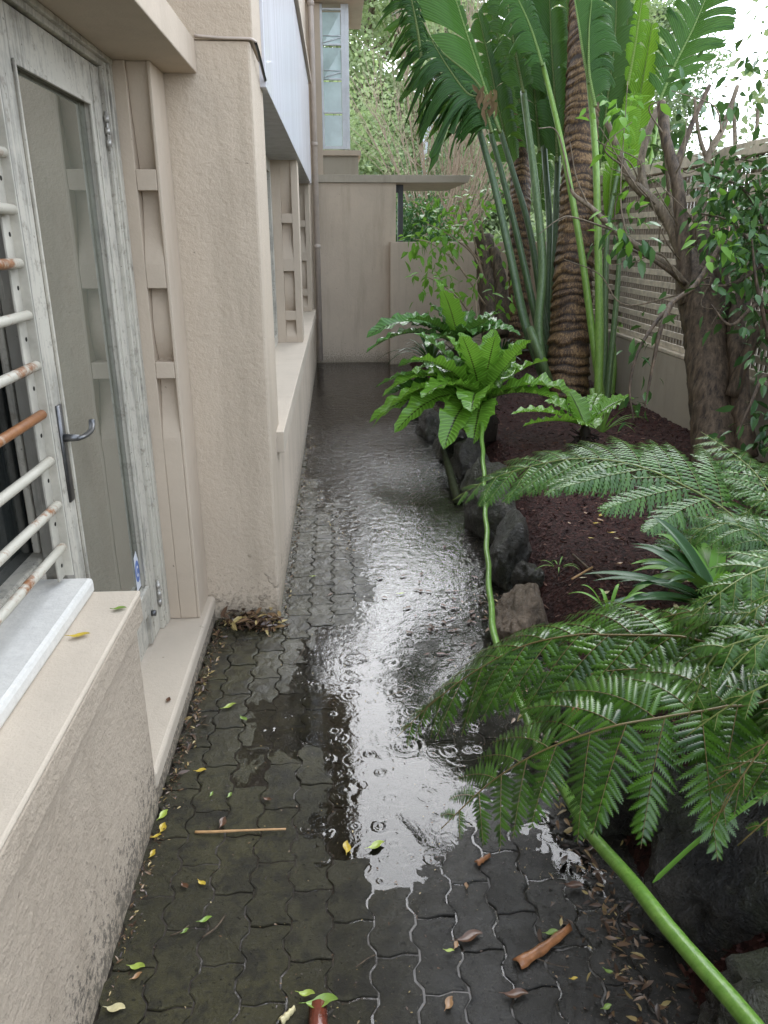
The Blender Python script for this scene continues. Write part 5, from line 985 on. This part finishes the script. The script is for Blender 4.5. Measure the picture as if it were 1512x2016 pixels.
# uncountable litter: along the wall foot, heaped at the pier, by the rocks
def litter(pts, n, l0, l1, spread, zj, label, name='leaf_litter'):
    P = np.array(pts); c = arc(P, 200)[G_.integers(0, 200, n)]; B = c+np.column_stack([G_.normal(size=n)*spread, G_.normal(size=n)*spread, G_.random(n)*zj]); D = G_.normal(size=(n, 3)); D[:, 2] *= .3; q = MB(); q.leaves(B, D, l0+(l1-l0)*G_.random(n)**2, .3, .3, .2); return tag(q.build(name, M['litter']), label, 'leaf litter', kind='stuff')
litter([(-.50, 3.10, .006), (-.30, 3.06, .006)], 260, .02, .075, .035, .045, 'heap of brown twigs and leaves at the foot of the pier')
litter([(-.55, 1.3, .004), (-.555, 2.0, .004), (-.545, 3.0, .004)], 620, .006, .022, .012, .006, 'brown crumbs of leaf along the foot of the wall and step')
litter([(-.27, 3.2, .003), (-.265, 5.5, .003), (-.25, 6.5, .003)], 900, .006, .024, .022, .004, 'brown litter along the foot of the far wall')
litter([atz(600, 940, .004), atz(640, 990, .003), atz(670, 1050, .002), atz(690, 1110, .002)], 420, .006, .022, .035, .004, 'brown litter washed up where the dry strip meets the puddle')
litter([(.66, 1.15, .01), (.68, 1.6, .01), (.70, 2.1, .01), (.70, 2.7, .01)], 700, .008, .04, .04, .02, 'wet dark litter in the gutter below the front rocks')
litter([(.70, 2.9, .008), (.74, 3.3, .006)], 160, .012, .05, .05, .015, 'orange brown leaves gathered against the tan rock')
q = MB(); n = 5200; B = np.column_stack([G_.uniform(-.55, .95, n), 1.1+3.2*G_.random(n)**1.6, np.full(n, .0045)]); D = G_.normal(size=(n, 3)); D[:, 2] *= .2; q.leaves(B, D, .0025+.008*G_.random(n)**4, .4, .3, .2); tag(q.build('grit', M['litter']), 'fine dark grit and leaf crumbs washed over the pavers', 'grit', kind='stuff')
for k, (x0, y0, x1, y1, lab) in enumerate([(335, 1842, 372, 1822, 'short thin twig near the lower left wall base'), (836, 1232, 905, 1238, 'fine twig afloat in the bright middle of the puddle'), (762, 1370, 812, 1352, 'fine twig lying in the puddle left of the front fern'), (575, 1310, 600, 1272, 'short twig on the wet pavers beyond the doorstep'), (1040, 1880, 1120, 1905, 'thin dark twig on the pavers below the orange bark'), (352, 1475, 378, 1455, 'small twig near the doorstep end'), (700, 1905, 740, 1880, 'small dark twig near the bottom edge, right of the red stub')]):
    q = MB(); a, b = atz(x0, y0, .008), atz(x1, y1, .009); q.tube(cr([a, (a+b)/2+(R_.uniform(-.01, .01), R_.uniform(-.01, .01), .003), b], 5), .0016, 5); tag(q.build('stick', M['bark'], loc=tuple(a)), lab, 'stick')
litter([(-.55, 1.95, .006), (-.545, 2.5, .006), (-.54, 3.05, .008)], 150, .015, .045, .022, .012, 'brown leaves caught along the foot of the doorstep')
litter([(.62, 1.2, .008), (.66, 1.7, .008)], 45, .02, .05, .06, .012, 'sodden brown leaves beside the front boulders')
litter([(.0, 3.6, .001), (.35, 5.5, .001), (.3, 7.5, .001), (.1, 9.5, .001)], 420, .006, .03, .28, .001, 'small leaf scraps and bits afloat on the far flooded path')
